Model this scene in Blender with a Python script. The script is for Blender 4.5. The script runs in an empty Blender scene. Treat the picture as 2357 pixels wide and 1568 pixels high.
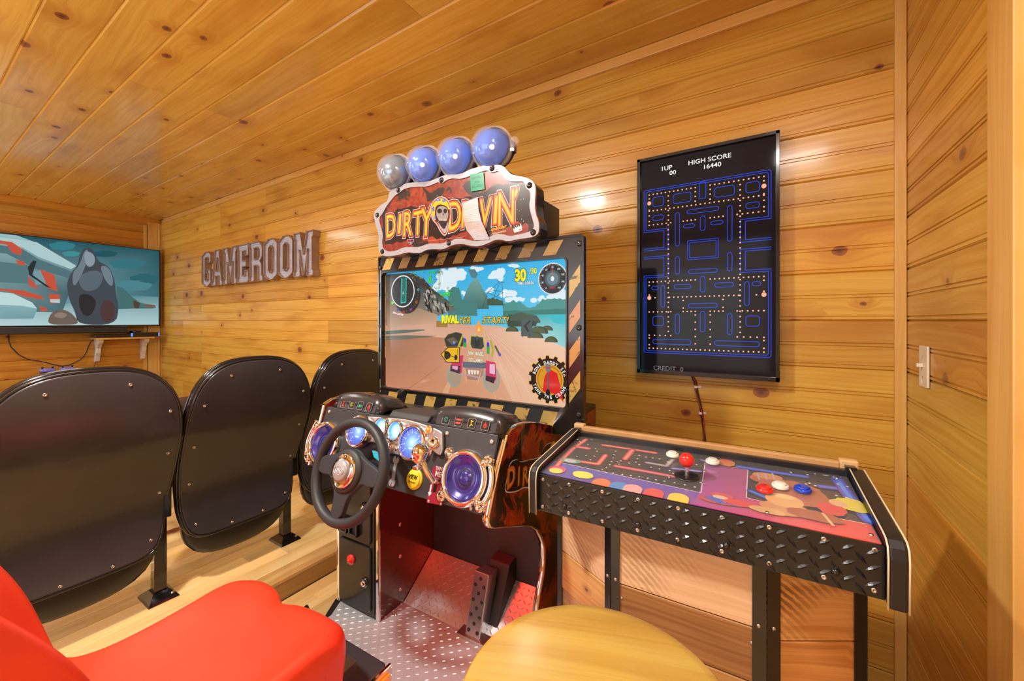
import bpy, bmesh, math, random
import numpy as np
from mathutils import Vector, Matrix, Euler
from math import sin, cos, pi, radians, sqrt
random.seed(7)
sc = bpy.context.scene
COL = sc.collection

# ------------------------------------------------------------------ camera, world, lights, exposure
FOC, CX, HORZ, EYE = 927.0, 1178.5, 738.0, 1.355      # focal length and horizon in pixels of the 2357x1568 frame
YAW = radians(32.5)
cam_d = bpy.data.cameras.new('camera'); cam = bpy.data.objects.new('camera', cam_d); COL.objects.link(cam)
cam.location = (0, 0, EYE); cam.rotation_euler = (pi/2, 0, YAW)
cam_d.sensor_fit = 'HORIZONTAL'; cam_d.sensor_width = 36.0; cam_d.lens = 36.0*FOC/2357.0
cam_d.shift_y = -(784.0-HORZ)/2357.0; cam_d.clip_start = 0.02
sc.camera = cam
sc.view_settings.view_transform = 'Standard'; sc.view_settings.look = 'None'
sc.view_settings.gamma = 1.0; sc.view_settings.use_curve_mapping = False
sc.view_settings.exposure = -0.45
w = bpy.data.worlds.new('world'); sc.world = w; w.use_nodes = True
w.node_tree.nodes['Background'].inputs[0].default_value = (1, .97, .93, 1)
w.node_tree.nodes['Background'].inputs[1].default_value = 0.5

def area(name, loc, size, power, color=(1, .95, .88), rot=(0, 0, 0), size_y=None):
    l = bpy.data.lights.new(name, 'AREA'); l.energy = power; l.color = color; l.size = size
    if size_y: l.shape = 'RECTANGLE'; l.size_y = size_y
    o = bpy.data.objects.new(name, l); COL.objects.link(o); o.location = loc; o.rotation_euler = rot
    return o
area('ceiling_light_near', (-1.50, -0.10, 2.57), .17, 88)
area('ceiling_light_middle', (-3.4, 0.45, 2.57), .5, 12)
area('ceiling_light_far', (-5.1, 0.1, 2.57), .5, 26)
area('ceiling_light_right', (0.2, 0.05, 2.57), .30, 26)
area('window_daylight', (-5.72, -2.45, 1.5), 1.15, 50, (.80, .90, 1), (radians(90), 0, 0), 1.3)
area('rear_fill_light', (-1.3, -2.3, 1.55), 2.6, 26, (1, .97, .94), (radians(86), 0, 0), 1.7)  # unseen soft fill added behind the camera, not a lamp of the room
area('upward_fill_light', (-2.6, -0.9, 0.9), 2.4, 22, (1, .96, .92), (radians(180), 0, 0), 1.6)  # fill added in mid-room, aimed up to brighten the ceiling; no lamp stands here

# ------------------------------------------------------------------ camera model, used to read real positions off known planes
_a = np.array([-sin(YAW), cos(YAW), 0]); _r = np.array([cos(YAW), sin(YAW), 0]); _u = np.array([0, 0, 1.0]); _C = np.array([0, 0, EYE])
def ray(px, py): return _a + _r*(px-CX)/FOC - _u*(py-HORZ)/FOC
TH = radians(2.4)
class Frame:
    """a thing's own axes: origin on the floor, turned by th about z"""
    def __init__(s, o, th): s.o = np.array(o, float); s.th = th; s.ex = np.array([cos(th), sin(th), 0]); s.ey = np.array([-sin(th), cos(th), 0])
    def loc(s, p): q = p-s.o; return np.array([q@s.ex, q@s.ey, q[2]])
    def vec(s, v): return np.array([v@s.ex, v@s.ey, v[2]])
WORLD = Frame((0, 0, 0), 0)
ARC = Frame((-1.06, 1.305, 0), TH)
class Plane:
    def __init__(s, P, U, V, fr=WORLD):
        s.P = np.array(P, float); s.U = np.array(U, float); s.V = np.array(V, float)
        s.U /= np.linalg.norm(s.U); s.V /= np.linalg.norm(s.V); s.N = np.cross(s.U, s.V); s.fr = fr
    def uv(s, px, py, off=0.0):
        c = s.fr.loc(_C); v = s.fr.vec(ray(px, py)); p = s.P+s.N*off
        t = ((p-c)@s.N)/(v@s.N); q = c+v*t-p
        return (q@s.U, q@s.V)
    def at(s, u, v, o=0.0): return tuple(s.P+s.U*u+s.V*v+s.N*o)

# ------------------------------------------------------------------ colours and materials
def lin(c):
    if isinstance(c, str): c = tuple(int(c[i:i+2], 16) for i in (0, 2, 4))
    return tuple(((x/255)/12.92 if x/255 <= .04045 else ((x/255+.055)/1.055)**2.4) for x in c[:3])
class NT:
    def __init__(s, name):
        s.m = bpy.data.materials.new(name); s.m.use_nodes = True; s.t = s.m.node_tree; s.n = s.t.nodes; s.b = s.n['Principled BSDF']
    def node(s, ty, **kw):
        n = s.n.new(ty)
        for k, v in kw.items(): setattr(n, k, v)
        return n
    def put(s, sock, v):
        if hasattr(v, 'is_output') or isinstance(v, bpy.types.NodeSocket): s.t.links.new(v, sock)
        else: sock.default_value = v
    def math(s, op, a, b=None, c=None, clamp=False):
        n = s.node('ShaderNodeMath', operation=op, use_clamp=clamp)
        for i, v in enumerate((a, b, c)):
            if v is not None: s.put(n.inputs[i], v)
        return n.outputs[0]
    def noise(s, vec, scale, detail=3, rough=.5, dist=0):
        n = s.node('ShaderNodeTexNoise'); s.put(n.inputs['Vector'], vec); n.inputs['Scale'].default_value = scale
        n.inputs['Detail'].default_value = detail; n.inputs['Roughness'].default_value = rough; n.inputs['Distortion'].default_value = dist
        return n.outputs['Fac']
    def mapr(s, v, a, b, c=0.0, d=1.0, smooth=True):
        n = s.node('ShaderNodeMapRange'); n.interpolation_type = 'SMOOTHSTEP' if smooth else 'LINEAR'
        s.put(n.inputs['Value'], v); s.put(n.inputs['From Min'], a); s.put(n.inputs['From Max'], b); n.inputs['To Min'].default_value = c; n.inputs['To Max'].default_value = d
        return n.outputs['Result']
    def mix(s, f, a, b, mode='MIX'):
        n = s.node('ShaderNodeMix'); n.data_type = 'RGBA'; n.blend_type = mode
        s.put(n.inputs['Factor'], f)
        for k, v in ((6, a), (7, b)):
            if isinstance(v, tuple) and len(v) == 3: v = (*v, 1)
            s.put(n.inputs[k], v)
        return n.outputs[2]
    def comb(s, x, y, z):
        n = s.node('ShaderNodeCombineXYZ')
        for i, v in enumerate((x, y, z)): s.put(n.inputs[i], v)
        return n.outputs[0]
    def obj(s):
        tc = s.node('ShaderNodeTexCoord'); sp = s.node('ShaderNodeSeparateXYZ'); s.t.links.new(tc.outputs['Object'], sp.inputs[0])
        return tc.outputs['Object'], sp.outputs
    def rnd(s): return s.node('ShaderNodeObjectInfo').outputs['Random']
    def bump(s, h, strength=.2, dist=.001):
        n = s.node('ShaderNodeBump'); n.inputs['Strength'].default_value = strength; n.inputs['Distance'].default_value = dist
        s.put(n.inputs['Height'], h); s.t.links.new(n.outputs[0], s.b.inputs['Normal'])

def mat(name, color, rough=.5, metal=0.0, coat=0.0, emit=None, estr=0.0, var=.06, vscale=12, bump=0.0, bscale=300, alpha=None, trans=None, spec=None):
    M = NT(name); o, _ = M.obj()
    if isinstance(color, str): color = lin(color)
    n = M.noise(o, vscale, 3)
    f = M.mapr(n, .3, .7, 1-var, 1+var, False)
    col = M.mix(1.0, tuple(color), M.comb(f, f, f), 'MULTIPLY')
    M.put(M.b.inputs['Base Color'], col)
    M.put(M.b.inputs['Roughness'], M.mapr(n, .3, .7, max(rough-.03, 0), rough+.03, False)); M.b.inputs['Metallic'].default_value = metal
    M.b.inputs['Coat Weight'].default_value = coat; M.b.inputs['Coat Roughness'].default_value = .08
    if spec is not None: M.b.inputs['Specular IOR Level'].default_value = spec
    if emit is not None:
        M.b.inputs['Emission Color'].default_value = (*(lin(emit) if isinstance(emit, str) else emit), 1); M.b.inputs['Emission Strength'].default_value = estr
    if trans: M.b.inputs['Transmission Weight'].default_value = trans; M.b.inputs['IOR'].default_value = 1.2
    if alpha is not None: M.b.inputs['Alpha'].default_value = alpha
    if bump: M.bump(M.noise(o, bscale, 2), bump)
    return M.m

def wood(name, light, mid, dark, knot=(.10, .03, .012), knots=1.0, rough=.32, coat=.25, ring=55, kscale=3.2, axis=0, spread=.25, saw=0.0):
    """boards run along local x; every object gets its own stretch of the pattern"""
    M = NT(name); o, xyz = M.obj(); R = M.rnd()
    xs = [xyz[0], xyz[1], xyz[2]]
    X, Y, Z = (xs[0], xs[1], xs[2]) if axis == 0 else (xs[1], xs[0], xs[2])
    X = M.math('ADD', X, M.math('MULTIPLY', R, 61.0)); Yo = M.math('ADD', Y, M.math('MULTIPLY', R, 173.0)); 
    # knots
    vo = M.node('ShaderNodeTexVoronoi', voronoi_dimensions='2D', feature='F1'); vo.inputs['Scale'].default_value = kscale
    wob = M.noise(M.comb(X, Yo, 0.0), 30, 2)
    M.put(vo.inputs['Vector'], M.comb(M.math('MULTIPLY', X, .75), Yo, 0.0))
    d = M.math('ADD', vo.outputs['Distance'], M.math('MULTIPLY', M.math('SUBTRACT', wob, .5), .03))
    cs = M.node('ShaderNodeSeparateColor'); M.t.links.new(vo.outputs['Color'], cs.inputs[0])
    has = M.math('LESS_THAN', cs.outputs[0], .62*knots)
    rad = M.math('MULTIPLY_ADD', M.math('POWER', cs.outputs[1], 1.6), .075, .022)
    kn = M.math('MULTIPLY', has, M.math('SUBTRACT', 1.0, M.mapr(d, M.math('MULTIPLY', rad, .8), rad)))
    core = M.math('MULTIPLY', has, M.math('SUBTRACT', 1.0, M.mapr(d, 0.0, M.math('MULTIPLY', rad, .75))))
    halo = M.math('MULTIPLY', has, M.math('SUBTRACT', 1.0, M.mapr(d, rad, M.math('MULTIPLY', rad, 4.5))))
    # grain
    warp = M.noise(M.comb(M.math('MULTIPLY', X, 1.2), M.math('MULTIPLY', Yo, 5.0), R), 1.0, 2)
    yy = M.math('ADD', Yo, M.math('MULTIPLY_ADD', warp, .12, M.math('MULTIPLY', halo, .035)))
    g1 = M.noise(M.comb(M.math('MULTIPLY', X, .8), M.math('MULTIPLY', yy, ring), 0.0), 1.0, 4, .6)
    g2 = M.noise(M.comb(M.math('MULTIPLY', X, 3.0), M.math('MULTIPLY', yy, ring*6), 0.0), 1.0, 2)
    g3 = M.noise(M.comb(M.math('MULTIPLY', X, 1.7), M.math('MULTIPLY', Yo, 7.0), 4.0), 1.0, 2)
    c = M.mix(M.mapr(g1, .35, .68), tuple(light), tuple(mid))
    c = M.mix(M.math('MULTIPLY', M.mapr(g3, .48, .75), .6), c, tuple(dark))
    c = M.mix(M.math('MULTIPLY', M.mapr(g2, .45, .8), .22), c, tuple(dark))
    c = M.mix(M.math('MULTIPLY', halo, .45), c, tuple(dark))
    c = M.mix(M.math('MULTIPLY', kn, .9), c, tuple(k*2.6 for k in knot)); c = M.mix(M.math('MULTIPLY', core, .85), c, tuple(knot))
    if saw:
        sw = M.node('ShaderNodeTexWave', wave_type='RINGS', rings_direction='SPHERICAL'); sw.inputs['Scale'].default_value = 24; sw.inputs['Distortion'].default_value = 1.6; sw.inputs['Detail Scale'].default_value = 3.0
        M.put(sw.inputs['Vector'], M.comb(M.math('ADD', xs[0], M.math('MULTIPLY', R, .5)), M.math('ADD', xs[1], .5), 0.0))
        amt = M.math('MULTIPLY', M.mapr(M.noise(M.comb(X, Yo, 0.0), 5, 2), .4, .65), saw)
        c = M.mix(M.math('MULTIPLY', M.mapr(sw.outputs['Fac'], .25, .6), amt), c, tuple(k*.9 for k in knot))
    # board to board differences
    R2 = M.math('FRACT', M.math('MULTIPLY', R, 17.31))
    v = M.math('MULTIPLY_ADD', R2, spread, 1-spread*.6)
    hue = M.math('MULTIPLY_ADD', M.math('FRACT', M.math('MULTIPLY', R, 7.7)), spread*.7, 1-spread*.45)
    c = M.mix(1.0, c, M.comb(v, M.math('MULTIPLY', v, hue), M.math('MULTIPLY', v, M.math('MULTIPLY', hue, hue))), 'MULTIPLY')
    M.put(M.b.inputs['Base Color'], c)
    M.put(M.b.inputs['Roughness'], M.mapr(g1, .3, .7, rough-.05, rough+.08, False))
    M.b.inputs['Coat Weight'].default_value = coat; M.b.inputs['Coat Roughness'].default_value = .12
    M.bump(M.math('ADD', g1, M.math('MULTIPLY', M.noise(M.comb(M.math('MULTIPLY', X, 8), M.math('MULTIPLY', Yo, 8), 0.0), 1.0, 2), 6)), .25, .0006)
    return M.m

def art_mat(name, kind='print', rough=.25, estr=0.0, grunge=0.0, coat=.3):
    """flat print or lit screen: colours come from the printed shapes' own colour attribute"""
    M = NT(name); at = M.node('ShaderNodeAttribute', attribute_name='ink'); c = at.outputs['Color']; o, _ = M.obj()
    if grunge:
        n = M.noise(o, 24, 6, .7, .6); n2 = M.noise(o, 7, 4, .6)
        c = M.mix(M.math('MULTIPLY', M.mapr(n, .56, .63), grunge), c, lin((38, 22, 22)))
        c = M.mix(M.math('MULTIPLY', M.mapr(n2, .54, .64), grunge*.8), c, lin((176, 92, 52)), 'MULTIPLY')
    if kind == 'screen':
        M.b.inputs['Base Color'].default_value = (.01, .01, .012, 1); M.put(M.b.inputs['Emission Color'], c); M.b.inputs['Emission Strength'].default_value = estr; M.b.inputs['Specular IOR Level'].default_value = .18; coat = 0
    else: M.put(M.b.inputs['Base Color'], c)
    M.b.inputs['Roughness'].default_value = rough; M.b.inputs['Coat Weight'].default_value = coat
    return M.m

def splat_mat(name, dark, red, hot, scale=4.0, thr=.5, rough=.3, coat=.5):
    M = NT(name); o, xyz = M.obj()
    n = M.noise(o, scale, 8, .62, .9); n2 = M.noise(o, scale*3, 5, .6, 1.5); n3 = M.noise(o, scale*.6, 2)
    c = M.mix(M.mapr(n2, .4, .66), tuple(red), tuple(hot))
    c = M.mix(M.math('MULTIPLY', M.mapr(n3, .4, .7), .6), c, tuple(x*.35 for x in red))
    c = M.mix(M.mapr(n, thr-.015, thr+.03), tuple(dark), c)
    M.put(M.b.inputs['Base Color'], c); M.b.inputs['Roughness'].default_value = rough; M.b.inputs['Coat Weight'].default_value = coat
    return M.m

PINE_L, PINE_M, PINE_D = (.72, .445, .078), (.63, .335, .040), (.44, .165, .014)
M_pine = wood('knotty_pine_boards', PINE_L, PINE_M, PINE_D)
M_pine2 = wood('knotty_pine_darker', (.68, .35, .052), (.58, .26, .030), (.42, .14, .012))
M_ceil = wood('knotty_pine_ceiling', (.76, .49, .105), (.67, .39, .062), (.47, .20, .022), rough=.22, coat=.4, spread=.18)
M_trim = wood('clear_pine_trim', (.80, .50, .16), (.74, .42, .10), (.56, .26, .045), knots=.22, kscale=3, spread=.1)
M_floor = wood('maple_floor_boards', (.86, .66, .33), (.78, .54, .21), (.55, .31, .09), knots=.12, kscale=2.0, ring=38, rough=.25, coat=.4, spread=.34)
M_nose = wood('stair_nosing_wood', (.66, .42, .17), (.54, .30, .10), (.38, .18, .05), knots=.1, ring=30, rough=.25, coat=.4)
M_pallet = wood('pallet_wood', (.72, .44, .17), (.55, .29, .09), (.20, .07, .02), knots=.7, kscale=6, rough=.5, coat=.05, spread=.45, ring=95, saw=0.0)
M_palsaw = wood('saw_marked_pallet_wood', (.72, .46, .19), (.56, .31, .10), (.20, .08, .02), knots=.3, kscale=5, rough=.55, coat=.05, spread=.3, saw=1.0)
M_oak = wood('oak_rail', (.74, .50, .24), (.62, .38, .15), (.42, .22, .08), knots=.1, ring=60, rough=.45, coat=.1)
M_table = wood('varnished_butcher_wood', (.58, .39, .085), (.50, .30, .055), (.34, .17, .025), knots=0.0, ring=30, rough=.22, coat=.5, spread=.05)
M_black = mat('black_plastic', (.012, .012, .013), .32, coat=.2)
M_gloss = mat('gloss_black', (.010, .010, .011), .16, coat=.4)
M_char = mat('charcoal_textured_panel', (.034, .034, .036), .42, bump=.25, bscale=900, var=.12, vscale=9)
M_rubber = mat('black_rubber_grip', (.022, .023, .026), .5, bump=.25, bscale=700)
M_seatp = mat('satin_black_seat_back', (.034, .031, .033), .36, coat=.25, var=.2, vscale=3)
M_vinyl = mat('black_vinyl', (.014, .014, .015), .4, bump=.2, bscale=400)
M_chrome = mat('chrome', (.86, .86, .88), .07, 1.0, var=.02)
M_steel = mat('brushed_steel', (.62, .62, .64), .3, 1.0)
M_screw = mat('screw_metal', (.60, .58, .56), .3, 1.0)
M_tread = mat('aluminium_tread_plate', (.46, .47, .49),   .30, .42, var=.12, vscale=5, bump=.15, bscale=500)
M_deckm = mat('black_tread_plate', (.010, .010, .012), .34, 0.0, coat=.25)
M_palpale = wood('pale_pallet_wood', (.80, .56, .34), (.70, .46, .26), (.42, .22, .10), knots=.3, kscale=6, rough=.6, coat=.0, spread=.15, ring=70, saw=.35)
M_palgrey = wood('weathered_pallet_wood', (.50, .30, .13), (.34, .18, .065), (.12, .045, .015), knots=.6, kscale=6, rough=.55, coat=.05, spread=.4, ring=80)
M_red = mat('moulded_red_plastic', (.80, .055, .022), .36, coat=.12, var=.10, vscale=4, bump=.15, bscale=600)
M_redp = mat('red_button_plastic', (.80, .03, .02), .2, coat=.4)
M_bluep = mat('blue_button_plastic', (.01, .06, .62), .2, coat=.4)
M_whitep = mat('white_button_plastic', (.82, .80, .72), .25, coat=.4)
M_yelp = mat('yellow_button_plastic', (.80, .66, .03), .3, coat=.2)
M_cream = mat('cream_edge_trim', (.75, .66, .48), .4)
M_silver = mat('silver_painted_rim', (.34, .33, .35), .4, .2)
M_whitew = mat('white_painted_wood', (.72, .68, .66), .5)
M_ivory = mat('ivory_plastic', (.80, .70, .52), .4)
M_orange = mat('orange_lens', (.85, .20, .01), .15, coat=.5, emit=(1, .25, .02), estr=.35)
M_letter = mat('rusty_brown_metal', (.36, .23, .16), .55, .25, var=.2)
M_corr = mat('corrugated_zinc', (.58, .63, .80), .30, .35, var=.15, vscale=20)
M_leather = mat('dark_leather', (.055, .035, .032), .45, bump=.4, bscale=120, var=.3)
M_bracket = M_whitew
M_shell = mat('back_of_wall_boards', (.30, .14, .04), .6)
M_plain = mat('pine_beyond_view', (.66, .36, .10), .4, var=.15)
M_darkred = mat('oxblood_panel', (.050, .008, .006), .25, coat=.5)
M_splat = splat_mat('grunge_red_art', (.018, .010, .010), (.20, .016, .008), (.30, .05, .016), 9, .45)
M_side = splat_mat('flame_side_art', (.014, .005, .004), (.26, .014, .006), (.42, .06, .012), 9, .48)

# ------------------------------------------------------------------ mesh builder
class MB:
    def __init__(s): s.v = []; s.f = []; s.m = []; s.sm = []
    def add(s, vs, fs, mi=0, smooth=False):
        b = len(s.v); s.v += [tuple(map(float, p)) for p in vs]
        for f in fs: s.f.append(tuple(b+i for i in f)); s.m.append(mi); s.sm.append(smooth)
        return s
    def box(s, x0, x1, y0, y1, z0, z1, mi=0):
        vs = [(x, y, z) for x in (x0, x1) for y in (y0, y1) for z in (z0, z1)]
        return s.add(vs, [(0, 1, 3, 2), (4, 6, 7, 5), (0, 4, 5, 1), (2, 3, 7, 6), (0, 2, 6, 4), (1, 5, 7, 3)], mi)
    def prism(s, pts, A, B, mi=0, smooth=False):
        """pts: list of 3-D points; A,B: offset vectors of the two caps"""
        n = len(pts); A = np.array(A, float); B = np.array(B, float)
        vs = [tuple(np.array(p)+A) for p in pts]+[tuple(np.array(p)+B) for p in pts]
        s.add(vs, [tuple(range(n))[::-1], tuple(range(n, 2*n))], mi)
        b = len(s.v)-2*n
        for i in range(n):
            j = (i+1) % n; s.f.append((b+i, b+j, b+n+j, b+n+i)); s.m.append(mi); s.sm.append(smooth)
        return s
    def cyl(s, c, ax, r, h, n=24, mi=0, r2=None, cap=True):
        c = np.array(c, float); ax = np.array(ax, float); ax /= np.linalg.norm(ax); r2 = r if r2 is None else r2
        t = np.cross(ax, [0, 0, 1] if abs(ax[2]) < .9 else [1, 0, 0]); t /= np.linalg.norm(t); b2 = np.cross(ax, t)
        vs = [c+(t*cos(2*pi*i/n)+b2*sin(2*pi*i/n))*r for i in range(n)]+[c+ax*h+(t*cos(2*pi*i/n)+b2*sin(2*pi*i/n))*r2 for i in range(n)]
        b = len(s.v); s.add(vs, [], mi)
        for i in range(n):
            j = (i+1) % n; s.f.append((b+i, b+j, b+n+j, b+n+i)); s.m.append(mi); s.sm.append(True)
        if cap: s.f.append(tuple(b+i for i in range(n))[::-1]); s.f.append(tuple(b+n+i for i in range(n))); s.m += [mi]*2; s.sm += [False]*2
        return s
    def lathe(s, c, ax, prof, n=32, mi=0, sy=1.0, tdir=None):
        """prof: (radius, height along ax)"""
        c = np.array(c, float); ax = np.array(ax, float); ax /= np.linalg.norm(ax)
        t = np.cross(ax, [0, 0, 1] if abs(ax[2]) < .9 else [1, 0, 0]) if tdir is None else np.array(tdir, float)
        t /= np.linalg.norm(t); b2 = np.cross(ax, t)
        vs = [c+ax*h+(t*cos(2*pi*i/n)+b2*sy*sin(2*pi*i/n))*r for r, h in prof for i in range(n)]
        fs = [(k*n+i, k*n+(i+1) % n, (k+1)*n+(i+1) % n, (k+1)*n+i) for k in range(len(prof)-1) for i in range(n)]
        return s.add(vs, fs, mi, True)
    def tube(s, pts, r, n=10, mi=0, closed=False, flat=1.0, up=None):
        P = [np.array(p, float) for p in pts]; N = len(P); rs = r if hasattr(r, '__len__') else [r]*N
        vs = []; prev = None
        for i in range(N):
            a = P[(i-1) % N] if (closed or i > 0) else P[i]; b = P[(i+1) % N] if (closed or i < N-1) else P[i]
            t = b-a; t /= max(np.linalg.norm(t), 1e-9)
            if prev is None:
                h = np.array(up, float) if up is not None else (np.array([0, 0, 1.]) if abs(t[2]) < .9 else np.array([1., 0, 0]))
            else: h = prev
            x = h-t*(h@t); x /= max(np.linalg.norm(x), 1e-9); y = np.cross(t, x); prev = x
            vs += [P[i]+(x*cos(2*pi*k/n)+y*flat*sin(2*pi*k/n))*rs[i] for k in range(n)]
        fs = []
        for i in range(N if closed else N-1):
            j = (i+1) % N
            fs += [(i*n+k, i*n+(k+1) % n, j*n+(k+1) % n, j*n+k) for k in range(n)]
        s.add(vs, fs, mi, True)
        if not closed: b = len(s.v)-N*n; s.f += [tuple(b+k for k in range(n))[::-1], tuple(b+(N-1)*n+k for k in range(n))]; s.m += [mi]*2; s.sm += [False]*2
        return s
    def grid(s, rows, mi=0, smooth=True, closed=False):
        nr = len(rows); nc = len(rows[0]); b = len(s.v); s.v += [tuple(map(float, p)) for r in rows for p in r]
        for i in range(nr-1):
            for j in range(nc if closed else nc-1):
                k = (j+1) % nc
                s.f.append((b+i*nc+j, b+i*nc+k, b+(i+1)*nc+k, b+(i+1)*nc+j)); s.m.append(mi); s.sm.append(smooth)
        return s
    def build(s, name, mats, parent=None, loc=None, rot=None, bevel=0, solid=0, sub=0, fix=True, segs=2):
        me = bpy.data.meshes.new(name); me.from_pydata(s.v, [], s.f); me.validate()
        if not isinstance(mats, (list, tuple)): mats = [mats]
        for m in mats: me.materials.append(m)
        if len(me.polygons) == len(s.m): me.polygons.foreach_set('material_index', s.m); me.polygons.foreach_set('use_smooth', s.sm)
        if fix:
            bm = bmesh.new(); bm.from_mesh(me); bmesh.ops.recalc_face_normals(bm, faces=bm.faces); bm.to_mesh(me); bm.free()
        o = bpy.data.objects.new(name, me); COL.objects.link(o)
        if parent is not None: o.parent = parent
        if loc is not None: o.location = loc
        if rot is not None: o.rotation_euler = rot
        if solid: md = o.modifiers.new('s', 'SOLIDIFY'); md.thickness = abs(solid); md.offset = -1 if solid > 0 else 1
        if sub: md = o.modifiers.new('u', 'SUBSURF'); md.levels = sub; md.render_levels = sub
        if bevel: md = o.modifiers.new('b', 'BEVEL'); md.width = bevel; md.segments = segs; md.limit_method = 'ANGLE'; md.angle_limit = radians(40)
        return o
def empty(name, loc, rz=0, label=None, cat=None, group=None):
    o = bpy.data.objects.new(name, None); COL.objects.link(o); o.location = tuple(float(x) for x in loc); o.rotation_euler = (0, 0, rz); o.empty_display_size = .05
    return tag(o, label, cat, group)
def tag(o, label=None, cat=None, group=None, kind=None):
    if label: o['label'] = label
    if cat: o['category'] = cat
    if group: o['group'] = group
    if kind: o['kind'] = kind
    return o
def copy_tree(o, parent=None):
    c = o.copy(); COL.objects.link(c); c.parent = parent
    for ch in list(o.children): copy_tree(ch, c)
    return c
def smooth_loop(pts, it=1):
    """Chaikin rounding of a closed 2-D outline"""
    for _ in range(it):
        q = []
        for i in range(len(pts)):
            a = np.array(pts[i]); b = np.array(pts[(i+1) % len(pts)]); q += [tuple(a*.75+b*.25), tuple(a*.25+b*.75)]
        pts = q
    return pts
def rrect(x0, x1, y0, y1, r, n=5):
    out = []
    for cx, cy, a0 in ((x1-r, y1-r, 0), (x0+r, y1-r, 90), (x0+r, y0+r, 180), (x1-r, y0+r, 270)):
        out += [(cx+r*cos(radians(a0+90*i/n)), cy+r*sin(radians(a0+90*i/n))) for i in range(n+1)]
    return out
def circ(x, y, rx, ry=None, n=28, a0=0): ry = rx if ry is None else ry; return [(x+rx*cos(a0+2*pi*i/n), y+ry*sin(a0+2*pi*i/n)) for i in range(n)]

# ------------------------------------------------------------------ flat printed shapes and lettering
_txt = {}
def text_geo(s, bold=0.0):
    k = (s, round(bold, 4))
    if k in _txt: return _txt[k]
    cu = bpy.data.curves.new('t', 'FONT'); cu.body = s; cu.size = 1.0; cu.offset = bold; cu.resolution_u = 3; cu.align_x = 'CENTER'; cu.fill_mode = 'FRONT'
    o = bpy.data.objects.new('t', cu); COL.objects.link(o)
    dg = bpy.context.evaluated_depsgraph_get(); me = bpy.data.meshes.new_from_object(o.evaluated_get(dg))
    vs = [(v.co.x, v.co.y) for v in me.vertices]; fs = [tuple(p.vertices) for p in me.polygons]
    bpy.data.objects.remove(o); bpy.data.curves.remove(cu); bpy.data.meshes.remove(me)
    _txt[k] = (vs, fs); return _txt[k]
class Canvas:
    def __init__(s, plane, step=.00005): s.p = plane; s.v = []; s.f = []; s.c = []; s.o = .0002; s.step = step; s.lift = 0
    def up(s): s.o += s.step; return s
    def _add(s, pts, faces, cols, o=None):
        b = len(s.v); o = s.o if o is None else o
        s.v += [s.p.at(x, y, o) for x, y in pts]
        for f in faces: s.f.append(tuple(b+i for i in f)); s.c.append([cols[i] for i in f] if isinstance(cols, list) else [cols]*len(f))
    def poly(s, pts, col, up=True):
        if up: s.up()
        cols = [lin(c) for c in col] if isinstance(col, list) else lin(col)
        # force counter-clockwise
        ar = sum(pts[i][0]*pts[(i+1) % len(pts)][1]-pts[(i+1) % len(pts)][0]*pts[i][1] for i in range(len(pts)))
        idx = list(range(len(pts)));  idx = idx if ar > 0 else idx[::-1]
        s._add(pts, [tuple(idx)], cols); return s
    def polys(s, lst, col):
        s.up()
        for p in lst: s.poly(p, col, False)
        return s
    def rect(s, x0, x1, y0, y1, col, up=True): return s.poly([(x0, y0), (x1, y0), (x1, y1), (x0, y1)], col, up)
    def line(s, pts, wd, col, closed=False, up=True, round_=True):
        if up: s.up()
        c = lin(col); P = [np.array(p) for p in pts]; n = len(P)
        for i in range(n if closed else n-1):
            a, b = P[i], P[(i+1) % n]; t = b-a; L = np.linalg.norm(t)
            if L < 1e-9: continue
            q = np.array([-t[1], t[0]])/L*wd/2
            s._add([tuple(a-q), tuple(b-q), tuple(b+q), tuple(a+q)], [(0, 1, 2, 3)], c)
        if round_:
            for p in P: s._add(circ(p[0], p[1], wd/2, n=8), [tuple(range(8))], c, s.o-s.step*.25)
        return s
    def text(s, t, x, y, h, col, sx=1.0, bold=0.0, rot=0.0, shear=0.0, outline=None, ow=.03):
        if outline is not None: s.text(t, x, y, h, outline, sx, bold+ow, rot, shear)
        s.up(); vs, fs = text_geo(t, bold); k = h/.69
        out = []
        for a, b in vs:
            a = (a+b*shear)*k*sx; b = b*k
            out.append((x+a*cos(rot)-b*sin(rot), y+a*sin(rot)+b*cos(rot)))
        s._add(out, fs, lin(col)); return s
    def ring_text(s, t, cx, cy, rx, ry, h, col, a0, a1, inside=False, bold=.03, outline=None):
        n = len(t)
        for i, ch in enumerate(t):
            if ch == ' ': continue
            a = radians(a0+(a1-a0)*i/(n-1)); x, y = cx+rx*cos(a), cy+ry*sin(a); r = a-pi/2 if not inside else a+pi/2
            s.text(ch, x, y, h, col, .8, bold, r, 0, outline, .05)
            s.o -= s.step*(2 if outline else 1)
        s.o += 2*s.step
    def build(s, name, m, parent=None):
        me = bpy.data.meshes.new(name); me.from_pydata(s.v, [], s.f)
        ca = me.color_attributes.new('ink', 'FLOAT_COLOR', 'CORNER')
        flat = []
        for f in s.c:
            for c in f: flat += [c[0], c[1], c[2], 1.0]
        if len(flat) == len(ca.data)*4: ca.data.foreach_set('color', flat)
        me.materials.append(m); o = bpy.data.objects.new(name, me); COL.objects.link(o)
        if parent is not None: o.parent = parent
        return o
M_print = art_mat('printed_ink', 'print')
M_printg = art_mat('worn_printed_ink', 'print', .28, grunge=.85, coat=.6)
M_scr_tv = art_mat('television_picture', 'screen', .15, 1.36)
M_scr_game = art_mat('game_picture', 'screen', .12, 1.36)
M_scr_maze = art_mat('maze_picture', 'screen', .06, 1.7)
M_back = art_mat('backlit_gauge_face', 'screen', .1, 1.9)
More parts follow.
